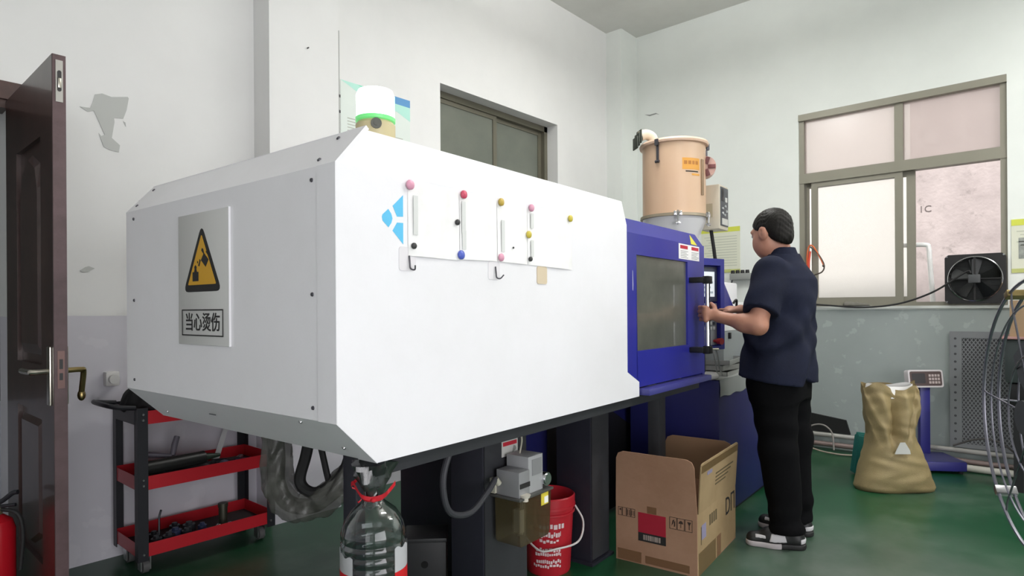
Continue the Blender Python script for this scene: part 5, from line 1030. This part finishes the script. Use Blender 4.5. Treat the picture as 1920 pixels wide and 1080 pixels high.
# ---- sack of pellets
sk = thing('sack', 'open beige woven sack standing on the green floor', 'sack', (4.74, 0.82, 0))
km = plane_m((4.735, 0.83, 0), (0.66, -0.751, 0), (0.751, 0.66, 0))
sb = MB(); NA, NZ = 96, 60
Zs = [0.0, 0.02, 0.08, 0.2, 0.30, 0.36, 0.42, 0.5, 0.6, 0.69]; Wl = [-0.235, -0.245, -0.225, -0.19, -0.165, -0.16, -0.165, -0.18, -0.19, -0.20]; Wr = [0.255, 0.265, 0.235, 0.19, 0.15, 0.125, 0.14, 0.17, 0.175, 0.165]; Dp = [0.11, 0.13, 0.145, 0.14, 0.12, 0.10, 0.095, 0.09, 0.075, 0.055]
for j in range(NZ+1):
    z_ = 0.69*j/NZ; wl = np.interp(z_, Zs, Wl); wr_ = np.interp(z_, Zs, Wr); dp = np.interp(z_, Zs, Dp); cx_ = (wl+wr_)/2; hw = (wr_-wl)/2
    for i in range(NA):
        a = 2*PI*i/NA; c_, s_ = math.cos(a), math.sin(a); x_ = cx_+hw*math.copysign(abs(c_)**0.7, c_); y_ = dp*math.copysign(abs(s_)**0.85, s_)
        up = min(1, max(0, (z_-0.25)/0.12))
        if s_ < 0.3:
            y_ += 1.6*up*(0.030*math.exp(-((x_+0.035-0.10*(z_-0.45))/0.022)**2)+0.02*math.exp(-((x_-0.09-0.35*(z_-0.5))/0.018)**2)-0.022*math.exp(-((x_-0.03)/0.045)**2)-0.018*math.exp(-((x_+0.11)/0.04)**2))
        y_ += 0.006*math.sin(9*a+30*z_)*up+0.004*math.sin(23*x_+17*z_+3*math.sin(30*z_))
        zz = z_+(0.012*math.sin(3*a+1)+0.01*math.sin(5*a))*max(0, (z_-0.5)/0.19)
        if z_ > 0.6: zz -= 0.03*math.exp(-((x_)/0.07)**2)*(z_-0.6)/0.09*(1 if s_ < 0 else 0)
        sb.v.append((x_, y_, max(0.0, zz)))
for j in range(NZ):
    for i in range(NA): sb.f.append((j*NA+i, j*NA+(i+1) % NA, (j+1)*NA+(i+1) % NA, (j+1)*NA+i))
sb.f.append(tuple(range(NA-1, -1, -1)))
sb.m = I4
sackm = M('woven_beige', '98875f', 0.6, noise=(5, '8a7955', 1), bump=(260, 0.25))
sk_b = sb.build('bag', sackm, sk, km, smooth=60)
lnb = MB()
for j in range(3):
    for i in range(40):
        a = 2*PI*i/40; c_, s_ = math.cos(a), math.sin(a); lnb.v.append((-0.02+0.165*math.copysign(abs(c_)**0.7, c_)*(1-0.04*j), (0.052-0.01*j)*s_, 0.60+0.043*j+0.012*math.sin(2.2*a)*(j > 1)))
lnb.f += [(j*40+i, j*40+(i+1) % 40, (j+1)*40+(i+1) % 40, (j+1)*40+i) for j in range(2) for i in range(40)]
lnb.build('inner_liner', M('liner_white', 'dfdedd', 0.5), sk, km)
MB().prism([(-0.075, 0.262), (0.025, 0.262), (0.022, 0.285), (-0.005, 0.335), (-0.035, 0.335), (-0.062, 0.29)], 0.004, plane_m(km @ Vector((0, -0.172, 0)), (0.66, -0.751, 0), (0.075, 0.066, 1))).build('paper_tag', M('tag_white', 'b9bab6', 0.6), sk, smooth=0)

# ---- platform scale
sc_ = thing('platform_scale', 'blue platform scale with white rimmed display behind the sack', 'scale', (5.54, 0.75, 0))
km = plane_m((5.535, 0.725, 0), (0.548, -0.836, 0), (0.836, 0.548, 0)); sblu = M('scale_blue', '2c2a78', 0.4)
MB().box(-0.17, 0.15, -0.19, 0.13, 0.02, 0.085, km, 0.006).build('platform', sblu, sc_)
for a in (-0.14, 0.12):
    for b_ in (-0.16, 0.10): MB().cyl((a, b_, 0), (a, b_, 0.02), 0.015, n=10, m=km).build('foot', rubber, sc_)
MB().box(-0.165, 0.145, -0.185, 0.125, 0.085, 0.088, km).build('top_plate', M('scale_top', '3a3a6e', 0.4), sc_, smooth=0)
MB().box(-0.035, 0.035, 0.07, 0.115, 0.088, 0.60, km, 0.004).build('column', sblu, sc_)
dm = plane_m(km @ Vector((0, 0.06, 0.655)), (0.66, -0.751, 0), (0.12, 0.10, 1.0))
MB().prism(rrect(0.262, 0.132, 0.018), -0.05, dm).build('display_case', M('display_rim', 'cfc9cb', 0.4), sc_)
MB().prism(rrect(0.238, 0.108, 0.012), 0.0015, dm).build('display_face', M('display_brown', '5a4c4b', 0.35), sc_)
MB().prism(rrect(0.10, 0.075, 0.008, cx=-0.055, cy=0.002), 0.0025, dm).build('readout', M('readout_grey', '4a484a', 0.2), sc_)
kk = MB()
for r in range(3):
    for c_ in range(4): kk.prism([(0.022+0.022*c_, -0.038+0.026*r), (0.038+0.022*c_, -0.038+0.026*r), (0.038+0.022*c_, -0.02+0.026*r), (0.022+0.022*c_, -0.02+0.026*r)], 0.003, dm)
kk.build('keys', M('keys_pale', 'b7a9a7', 0.5), sc_, smooth=0)
# teal folded bag behind the sack
tb = thing('folded_bag', 'teal folded woven bag standing left behind the sack', 'bag', (4.99, 1.10, 0))
tm_ = plane_m((4.99, 1.09, 0), (0.66, -0.751, 0), (0.751, 0.66, 0)); tl_ = M('teal_woven', '14665e', 0.6, bump=(150, 0.2))
for i in range(4):
    MB().box(-0.05+0.004*i, 0.06+0.004*i, -0.04+0.022*i, -0.022+0.022*i, 0.0, 0.27+0.01*(i % 3), tm_ @ Matrix.Rotation(rad(8), 4, 'Y') @ Matrix.Translation((0, 0, 0.008)), 0.008).build('fold', tl_, tb)

# ---- dark machine with a cardboard box by the right wall
du = thing('granulator', 'dark green machine on black legs behind the fan guard', 'machine', (5.35, 0.0, 0))
MB().box(5.12, 5.6, -0.5, 0.27, 0.70, 0.985, bev=0.03).build('body', M('dull_dark_green', '333a3a', 0.45), du)
MB().box(5.14, 5.58, -0.48, 0.25, 0.55, 0.70, bev=0.02).build('lower_body', M('dull_black', '141416', 0.5), du)
MB().box(5.10, 5.62, -0.5, 0.29, 0.985, 1.0, bev=0.004).build('top_sheet', M('faded_pink', 'a07a76', 0.6), du)
for a in (5.17, 5.55):
    for b_ in (-0.44, 0.2): MB().box(a-0.025, a+0.025, b_-0.025, b_+0.025, 0.0, 0.56).build('leg', MATS['dull_black'], du, smooth=0)
c2 = thing('cardboard_carton', 'brown cardboard carton on top of the dark machine', 'box', (5.36, 0.0, 1.0))
MB().box(5.14, 5.56, -0.4, 0.24, 1.0, 1.235).build('carton', M('carton_brown', '9c8468', 0.85, noise=(3, '8c7458', 1)), c2, smooth=0)
MB().box(5.139, 5.1395, -0.12, -0.02, 1.03, 1.09).build('carton_print', ink, c2, smooth=0)

# ---- big floor fan at the right edge
fa = thing('floor_fan', 'large wire guarded floor fan cut off by the right edge', 'fan', (1.93, 0.0, 0))
nf = Vector((0.3686, -0.9296, 0)); ux = Vector((nf.y, -nf.x, 0)); fcn = Vector((1.9111, 0.0216, 0.9368))
fm_ = plane_m(fcn, ux, (0, 0, 1)); FMM = Matrix.Identity(4)
for i in range(3): FMM[i][0] = ux[i]; FMM[i][1] = (0, 0, 1)[i]; FMM[i][2] = -nf[i]; FMM[i][3] = fcn[i]
wire = M('fan_wire', '8b8a94', 0.3, 0.8)
def ring(r, zz, t_): return MB().tube([(r*math.cos(2*PI*i/72), r*math.sin(2*PI*i/72), zz) for i in range(72)], t_, 8, closed=True, m=FMM)
for r, zz, t_ in ((0.33, 0.02, 0.0042), (0.33, -0.015, 0.0042)): ring(r, zz, t_).build('rim_ring', wire, fa)
for r, zz in ((0.30, -0.05), (0.262, -0.07), (0.205, -0.085), (0.14, -0.09), (0.07, -0.09), (0.27, 0.022), (0.15, 0.024)): ring(r, zz, 0.0024).build('guard_ring', wire, fa)
for sgn in (1, -1):
    sp_ = MB()
    for i in range(6):
        a = 2*PI*i/6+rad(-4 if sgn > 0 else 0); sp_.tube([(0.06*math.cos(a), 0.06*math.sin(a), 0.024 if sgn > 0 else -0.09), (0.22*math.cos(a), 0.22*math.sin(a), 0.023 if sgn > 0 else -0.08), (0.30*math.cos(a), 0.30*math.sin(a), 0.022 if sgn > 0 else -0.05), (0.33*math.cos(a), 0.33*math.sin(a), 0.018*sgn)], 0.0024, 6, m=FMM)
    sp_.build('guard_spokes', wire, fa)
MB().cyl((0, 0, -0.17), (0, 0, -0.06), 0.05, n=24, m=FMM).build('motor', MATS['fan_black'], fa)
MB().cyl((0, 0, -0.06), (0, 0, 0.05), 0.04, n=20, m=FMM).build('hub', MATS['motor_grey'], fa)
for k in range(3):
    m_ = FMM @ Matrix.Rotation(rad(120*k), 4, 'Z') @ Matrix.Rotation(rad(24), 4, 'X')
    MB().prism([(0.03, -0.02), (0.13, -0.06), (0.19, -0.06), (0.21, 0.0), (0.18, 0.045), (0.11, 0.045), (0.03, 0.02)], 0.004, m_).build('blade', M('fan_blade', '2b2e31', 0.4, 0.2), fa)
for a in (118, 225):
    MB().box(-0.009, 0.009, -0.012, 0.012, -0.022, 0.027, FMM @ Matrix.Rotation(rad(a), 4, 'Z') @ Matrix.Translation((0.33, 0, 0)), 0.003).build('rim_clip', MATS['worn_brass'] if a < 200 else zinc, fa)
pb = fcn-nf*(-0.0)+nf*0.0; pc_ = fcn+Vector((0, 0, 0))-(-nf)*0.13
MB().cyl((pc_.x, pc_.y, 0.05), (pc_.x, pc_.y, 0.93), 0.022, n=16).build('pole', MATS['fan_black'], fa)
MB().lathe([(0, 0), (0.22, 0), (0.23, 0.012), (0.2, 0.03), (0.04, 0.05), (0.03, 0.09), (0, 0.09)], 36, T(pc_.x, pc_.y, 0)).build('base', MATS['fan_black'], fa)

# ---- fire extinguisher inside the doorway
fe = thing('fire_extinguisher', 'red fire extinguisher standing left of the open door', 'extinguisher', (0.484, 3.09, 0))
em = Matrix.Translation((0.484, 3.09, 0))
MB().lathe([(0, 0), (0.06, 0), (0.065, 0.01), (0.065, 0.36), (0.055, 0.395), (0.03, 0.415), (0.022, 0.42), (0, 0.42)], 32, em).build('cylinder', M('extinguisher_red', 'b01522', 0.25), fe)
MB().lathe([(0, 0.42), (0.024, 0.42), (0.026, 0.43), (0.026, 0.445), (0.016, 0.455), (0, 0.455)], 20, em).build('valve', M('brass_valve', 'b7ab8a', 0.35, 0.8), fe)
MB().tube(bez([(0.46, 3.10, 0.452), (0.50, 3.07, 0.47), (0.53, 3.045, 0.50), (0.545, 3.03, 0.505)], 5), 0.009, 8).tube([(0.47, 3.10, 0.448), (0.54, 3.04, 0.455)], 0.007, 8).build('lever', MATS['cart_black'], fe)
MB().tube(bez([(0.50, 3.075, 0.44), (0.545, 3.035, 0.42), (0.56, 3.03, 0.34), (0.553, 3.04, 0.2)], 6), 0.008, 8).build('hose', rubber, fe)
MB().lathe([(0.0655, 0.13), (0.0655, 0.30)], 14, em, rad(60), rad(150)).build('label', M('extinguisher_label', 'd9d2cf', 0.5), fe)

# ================================================================ THE WORKER
PX, PY = 3.305, 1.08
pm = thing('person', 'man in dark navy shirt and black trousers working at machine door', 'person', (PX, PY, 0))
PF = Matrix.Translation((PX, PY, 0))
skin = M('skin', 'b98670', 0.5, noise=(9, 'ad7862', 1)); hairm = M('black_hair', '14110d', 0.55, spec=0.25, bump=(160, 0.2))
SL, EL, WL = (-.185, -.01, 1.375), (-.295, .0, 1.112), (-.266, .200, 1.152)
SR, ER, WR = (.185, .0, 1.375), (.25, .075, 1.12), (.060, .222, 1.188)
AL, AR = (-.075, -.05, .1), (.15, -.03, .1)
def headpt(p):
    """head coordinates (x right, y forward, z up) to body coordinates: nodding and turned to the panel"""
    x, y, z = p; t = rad(13); y, z = y*math.cos(t)+z*math.sin(t), -y*math.sin(t)+z*math.cos(t)
    a = rad(-17); x, y = x*math.cos(a)-y*math.sin(a), x*math.sin(a)+y*math.cos(a)
    return (x-0.016, y+0.030, z+1.578)
HR = [[headpt(tuple(float(i == k) for k in range(3)))[r]-headpt((0, 0, 0))[r] for i in range(3)] for r in range(3)]
b = SDF((-.38, -.2, 0.02), (.36, .46, 1.74), 0.0052)
def hell(c, r, k=0.02, mode='add'): b.ell(headpt(c), r, k, mode, rot=HR)
def hcap(p, q, r0, r1=None, k=0.01, mode='add'): b.cap(headpt(p), headpt(q), r0, r1, k, mode)
b.stack([(.82, 0, 0, .16, .11), (.95, 0, 0, .15, .10), (1.1, 0, 0, .15, .10), (1.3, 0, -.015, .16, .11), (1.40, 0, -.02, .12, .08), (1.44, 0, -.02, .07, .06)], 0.03)
for h_, kn_, an in (((-.09, .01, .86), (-.085, -.02, .5), AL), ((.09, .01, .86), (.115, -.02, .5), AR)):
    b.cap(h_, kn_, .085, .06, .03); b.cap(kn_, an, .058, .04, .02)
b.cap((0, -.03, 1.40), (-.004, -.002, 1.50), .060, .056, .03)
hell((0, -.014, .034), (.077, .097, .088)); hell((0, .022, -.03), (.066, .074, .084), 0.03); hell((0, .045, -.078), (.048, .048, .038), 0.03)
hell((-.05, .03, -.045), (.025, .05, .05), .03); hell((.05, .03, -.045), (.025, .05, .05), .03)
hcap((0, .088, .012), (0, .105, -.026), .008, .0125, .012); hell((-.011, .096, -.03), (.008, .01, .007), .006); hell((.011, .096, -.03), (.008, .01, .007), .006)
hcap((-.042, .078, .03), (.042, .078, .03), .010, .010, .02)
for sx in (-1, 1):
    hell((sx*.031, .092, .012), (.016, .014, .011), .012, 'cut'); hell((sx*.031, .080, .012), (.0125, .0125, .0115), .003)
    hell((sx*.080, -.006, -.004), (.011, .025, .036), .006); hell((sx*.090, -.002, -.002), (.008, .011, .018), .005, 'cut'); hcap((sx*.066, -.01, -.01), (sx*.078, -.008, -.006), .014, .012, .01)
hell((0, .089, -.058), (.022, .010, .0065), .006); hell((0, .087, -.070), (.019, .010, .0065), .006); hell((0, .10, -.064), (.024, .008, .0018), .003, 'cut')
# arms
b.cap(SL, EL, .055, .043, .02); b.cap(EL, WL, .043, .028, .02); b.ell((-.285, .055, 1.122), (.043, .06, .045), .03)
b.cap(SR, ER, .055, .043, .02); b.cap(ER, WR, .043, .028, .02)
# left hand closed round the upright bar at (-.255, .269)
b.cap((-.268, .205, 1.155), (-.284, .262, 1.17), .027, .024, .015, flat=0.62, ax=(1, .2, 0)); b.cap((-.286, .262, 1.195), (-.288, .264, 1.140), .016, .016, .012)
for z, r, s_ in ((1.204, .0095, 1.0), (1.182, .0100, 1.04), (1.160, .0096, 1.0), (1.140, .0085, .9)):
    c = np.array([-.255, .269]); q = [c+(np.array(p_)-c)*s_ for p_ in ((-.288, .276), (-.266, .307), (-.231, .292), (-.233, .262))]
    for a_, c_ in zip(q[:-1], q[1:]): b.cap((*a_, z), (*c_, z-.002), r, r*.94, .004)
b.cap((-.270, .222, 1.178), (-.248, .236, 1.204), .014, .012, .012); b.cap((-.248, .236, 1.204), (-.236, .258, 1.222), .0115, .0095, .004)
# right hand reaching into the panel, index finger forward
dr = np.array([.13, .97, .10]); dr /= np.linalg.norm(dr); lt = np.array([.97, -.13, .18]); lt /= np.linalg.norm(lt); dn = np.cross(dr, lt); dn = dn if dn[2] < 0 else -dn
w0 = np.array(WR); b.cap(w0, w0+dr*.06, .028, .032, .015, flat=0.5, ax=dn)
for o_, l_, bend in ((-.030, .076, .25), (-.010, .080, .55), (.011, .074, .7), (.030, .060, .8)):
    m0 = w0+dr*.068+lt*o_; p1 = m0+(dr*math.cos(bend*.6)+dn*math.sin(bend*.6))*l_*.45; p2 = p1+(dr*math.cos(bend*1.4)+dn*math.sin(bend*1.4))*l_*.3; p3 = p2+(dr*math.cos(bend*2)+dn*math.sin(bend*2))*l_*.25
    for a_, c_, r_ in ((m0-dr*.015, p1, .0098), (p1, p2, .009), (p2, p3, .0082)): b.cap(a_, c_, r_, r_*.93, .004)
t0 = w0+dr*.015-lt*.022; t1 = w0+dr*.045-lt*.045+dn*.008; t2 = t1+dr*.03+dn*.006
b.cap(t0, t1, .014, .0115, .012); b.cap(t1, t2, .011, .009, .004)
sdf_obj('body', b, skin, pm, PF, smooth=1)
for sx in (-1, 1):
    e_ = headpt((sx*.031, .0815, .012)); MB().ball(e_, 0.0122, 14).build('eye', M('eye_white', 'd9d4cd', 0.25), pm, PF)
    i_ = headpt((sx*.031, .0912, .0105)); MB().ball(i_, 0.0048, 10).build('iris', M('iris_brown', '2a1a12', 0.2), pm, PF)
    MB().tube([headpt((sx*.014, .094, .030)), headpt((sx*.032, .092, .035)), headpt((sx*.05, .078, .031))], [.003, .004, .002], 8).build('eyebrow', hairm, pm, PF)
h = SDF((-.13, -.13, 1.44), (.12, .17, 1.74), 0.0045)
h.ell(headpt((0, -.014, .034)), (.0825, .1035, .0955), 0, rot=HR); h.ell(headpt((0, -.05, -.03)), (.060, .060, .062), .025, rot=HR)
P0_, P1_ = np.array(headpt((0, .086, .066))), np.array(headpt((0, -.075, -.085)))
d_ = P1_-P0_; nr = np.cross(d_, np.array(headpt((1, 0, 0)))-np.array(headpt((0, 0, 0)))); nr /= np.linalg.norm(nr)
nr = nr if nr[2] < 0 else -nr
h.half(nr, float(nr @ P0_), 0.014)
for sx in (-1, 1): h.ell(headpt((sx*.086, .004, -.014)), (.022, .032, .038), 0.006, 'cut', rot=HR)
h.ell(headpt((0, .12, .045)), (.06, .04, .05), .015, 'cut', rot=HR)
h.warp(lambda x, y, z: 0.0018*np.sin(210*x+90*z+5*np.sin(60*y))*np.sin(190*y+130*z))
sdf_obj('hair', h, hairm, pm, PF, smooth=0)
# clothes
def cap2(s, p0, p1, r0, r1, k, flat=1.0):
    p0 = np.array(p0, float); p1 = np.array(p1, float); R = max(r0, r1); sl, g = s.sub(np.minimum(p0, p1)-R, np.maximum(p0, p1)+R, 0.06)
    d = p1-p0; L = np.linalg.norm(d); d /= L; q = [g[i]-p0[i] for i in range(3)]; al_ = q[0]*d[0]+q[1]*d[1]+q[2]*d[2]; t = np.clip(al_/L, 0, 1)
    e = np.sqrt(sum((q[i]-t*L*d[i])**2 for i in range(3)))-(r0+(r1-r0)*t); s.op(sl, np.maximum(e, al_-L), k)
shirtm = M('navy_cotton', '1c1f2d', 0.85, spec=0.15, bump=(300, 0.15), noise=(4, '212538', 1))
s = SDF((-.42, -.24, .78), (.38, .24, 1.54), 0.0075)
s.stack([(.825, .0, .005, .225, .168), (.88, .0, .0, .222, .166), (1.0, .0, .0, .215, .160), (1.12, .0, -.005, .212, .152), (1.25, .0, -.02, .215, .150), (1.34, .0, -.03, .205, .138), (1.385, .0, -.03, .175, .115), (1.43, 0, -.03, .115, .085), (1.468, 0, -.022, .074, .074)], 0.03, 2.3)
cap2(s, (-.165, -.015, 1.375), (-.268, .0, 1.175), .082, .080, .03); cap2(s, (.165, -.01, 1.375), (.238, .05, 1.18), .082, .078, .03)
def wr_(x, y, z):
    lo = np.clip((1.30-z)/.3, 0, 1)
    return lo*(0.009*np.sin(26*x-9*z+4*np.sin(7*z+2))+0.006*np.sin(44*x+12*z+3*np.sin(11*z)))+0.003*np.sin(38*z+22*x+19*y)*np.clip((z-1.05)/.2, 0, 1)+0.004*np.clip((1.0-z)/.2, 0, 1)*np.sin(31*x+27*y)
s.warp(wr_); s.half((0.0, 0.12, -1), -.832+0.0)
sh_ = sdf_obj('shirt', s, shirtm, pm, PF, smooth=1)
c = SDF((-.12, -.14, 1.42), (.12, .12, 1.54), 0.0045)
c.stack([(1.44, 0, -.026, .083, .080), (1.475, 0, -.018, .071, .071), (1.503, 0, -.012, .066, .067)], 0)
gg = np.meshgrid(*[c.lo[i]+c.h*np.arange(c.n[i]) for i in range(3)], indexing='ij')
c.f = np.maximum(c.f, -(np.sqrt(gg[0]**2+(gg[1]+.010)**2)-(.0595+(1.503-gg[2])*.12))).astype(np.float32); c.half((0, .42, 1), 1.493)
sdf_obj('collar', c, shirtm, sh_, PF, smooth=0)
t = SDF((-.28, -.24, .07), (.34, .26, .98), 0.008)
t.stack([(.74, 0, .0, .165, .135), (.80, 0, .005, .175, .145), (.95, 0, .0, .17, .135)], 0.02, 2.2)
for h_, kn_, an, sx in (((-.085, .005, .82), (-.085, -.02, .5), AL, -1), ((.085, .0, .82), (.115, -.03, .5), AR, 1)):
    t.cap(h_, kn_, .118, .090, .04); cap2(t, kn_, (an[0], an[1]-.005, .085), .089, .077, .03)
t.warp(lambda x, y, z: 0.005*np.sin(34*z+14*x+3*np.sin(9*z))*np.clip((.75-z)/.2, 0, 1)+0.006*np.sin(60*z+10*y)*np.clip((.28-z)/.15, 0, 1))
sdf_obj('trousers', t, M('black_trousers', '0c0c0e', 0.9, spec=0.1, bump=(250, 0.1)), pm, PF, smooth=1)
def shoe(ax, ay, dx, dy):
    F_ = plane_m((PX+ax, PY+ay, 0), (dy, -dx, 0), (dx, dy, 0)) if False else PF @ Matrix.Translation((ax, ay, 0)) @ Matrix.Rotation(math.atan2(-dx, dy), 4, 'Z')
    u = SDF((-.07, -.10, -.01), (.07, .23, .15), 0.004)
    u.cap((0, -.045, .045), (0, .06, .042), .038, .038, .01).cap((0, .06, .040), (.004, .155, .034), .041, .034, .03).cap((0, -.045, .05), (0, -.03, .10), .036, .034, .02).cap((0, -.01, .09), (0, .08, .06), .034, .034, .03)
    u.half((0, 0, -1), -.022)
    p_ = sdf_obj('shoe', u, M('shoe_black', '1a1a1b', 0.5), pm, F_, smooth=1)
    def region(nm, mat, fn, grow=.003):
        r_ = SDF((-.07, -.10, -.01), (.07, .23, .15), 0.004); r_.f = u.f-grow; g_ = np.meshgrid(*[r_.lo[i]+r_.h*np.arange(r_.n[i]) for i in range(3)], indexing='ij')
        r_.f = np.maximum(r_.f, fn(*g_)).astype(np.float32); sdf_obj(nm, r_, mat, p_, F_, smooth=0)
    wl = M('shoe_white', 'c9c6c9', 0.5)
    region('side_overlay', wl, lambda x, y, z: np.maximum(np.maximum(np.abs(y-.045)-.035-(.06-z)*.3, .034-z), z-.075))
    region('toe_overlay', wl, lambda x, y, z: np.maximum(np.maximum(np.abs(y-.125)-.024, .046-z), z-.062))
    region('heel_overlay', wl, lambda x, y, z: np.maximum(np.maximum(y+.06, .03-z), z-.055))
    region('collar_trim', wl, lambda x, y, z: np.maximum(np.maximum(y+.05, .105-z), z-.115))
    so_ = SDF((-.07, -.11, -.01), (.07, .23, .06), 0.004)
    so_.cap((0, -.05, .016), (0, .06, .016), .042, .045, .02).cap((0, .06, .016), (.003, .155, .018), .045, .037, .03); so_.half((0, 0, 1), .028, .004); so_.half((0, 0, -1), 0, .004)
    fr_ = SDF((-.07, -.11, -.01), (.07, .23, .06), 0.004); fr_.f = so_.f.copy(); so_.half((0, 1, 0), .028); fr_.half((0, -1, 0), -.028)
    sdf_obj('heel_sole', so_, M('sole_black', '1c1b1c', 0.6), p_, F_, smooth=0); sdf_obj('front_sole', fr_, M('sole_pale', 'b5aeb0', 0.55), p_, F_, smooth=0)
shoe(AL[0]+.01, AL[1]+.0, -.45, .89); shoe(AR[0]+.02, AR[1]+.01, -.05, 1)
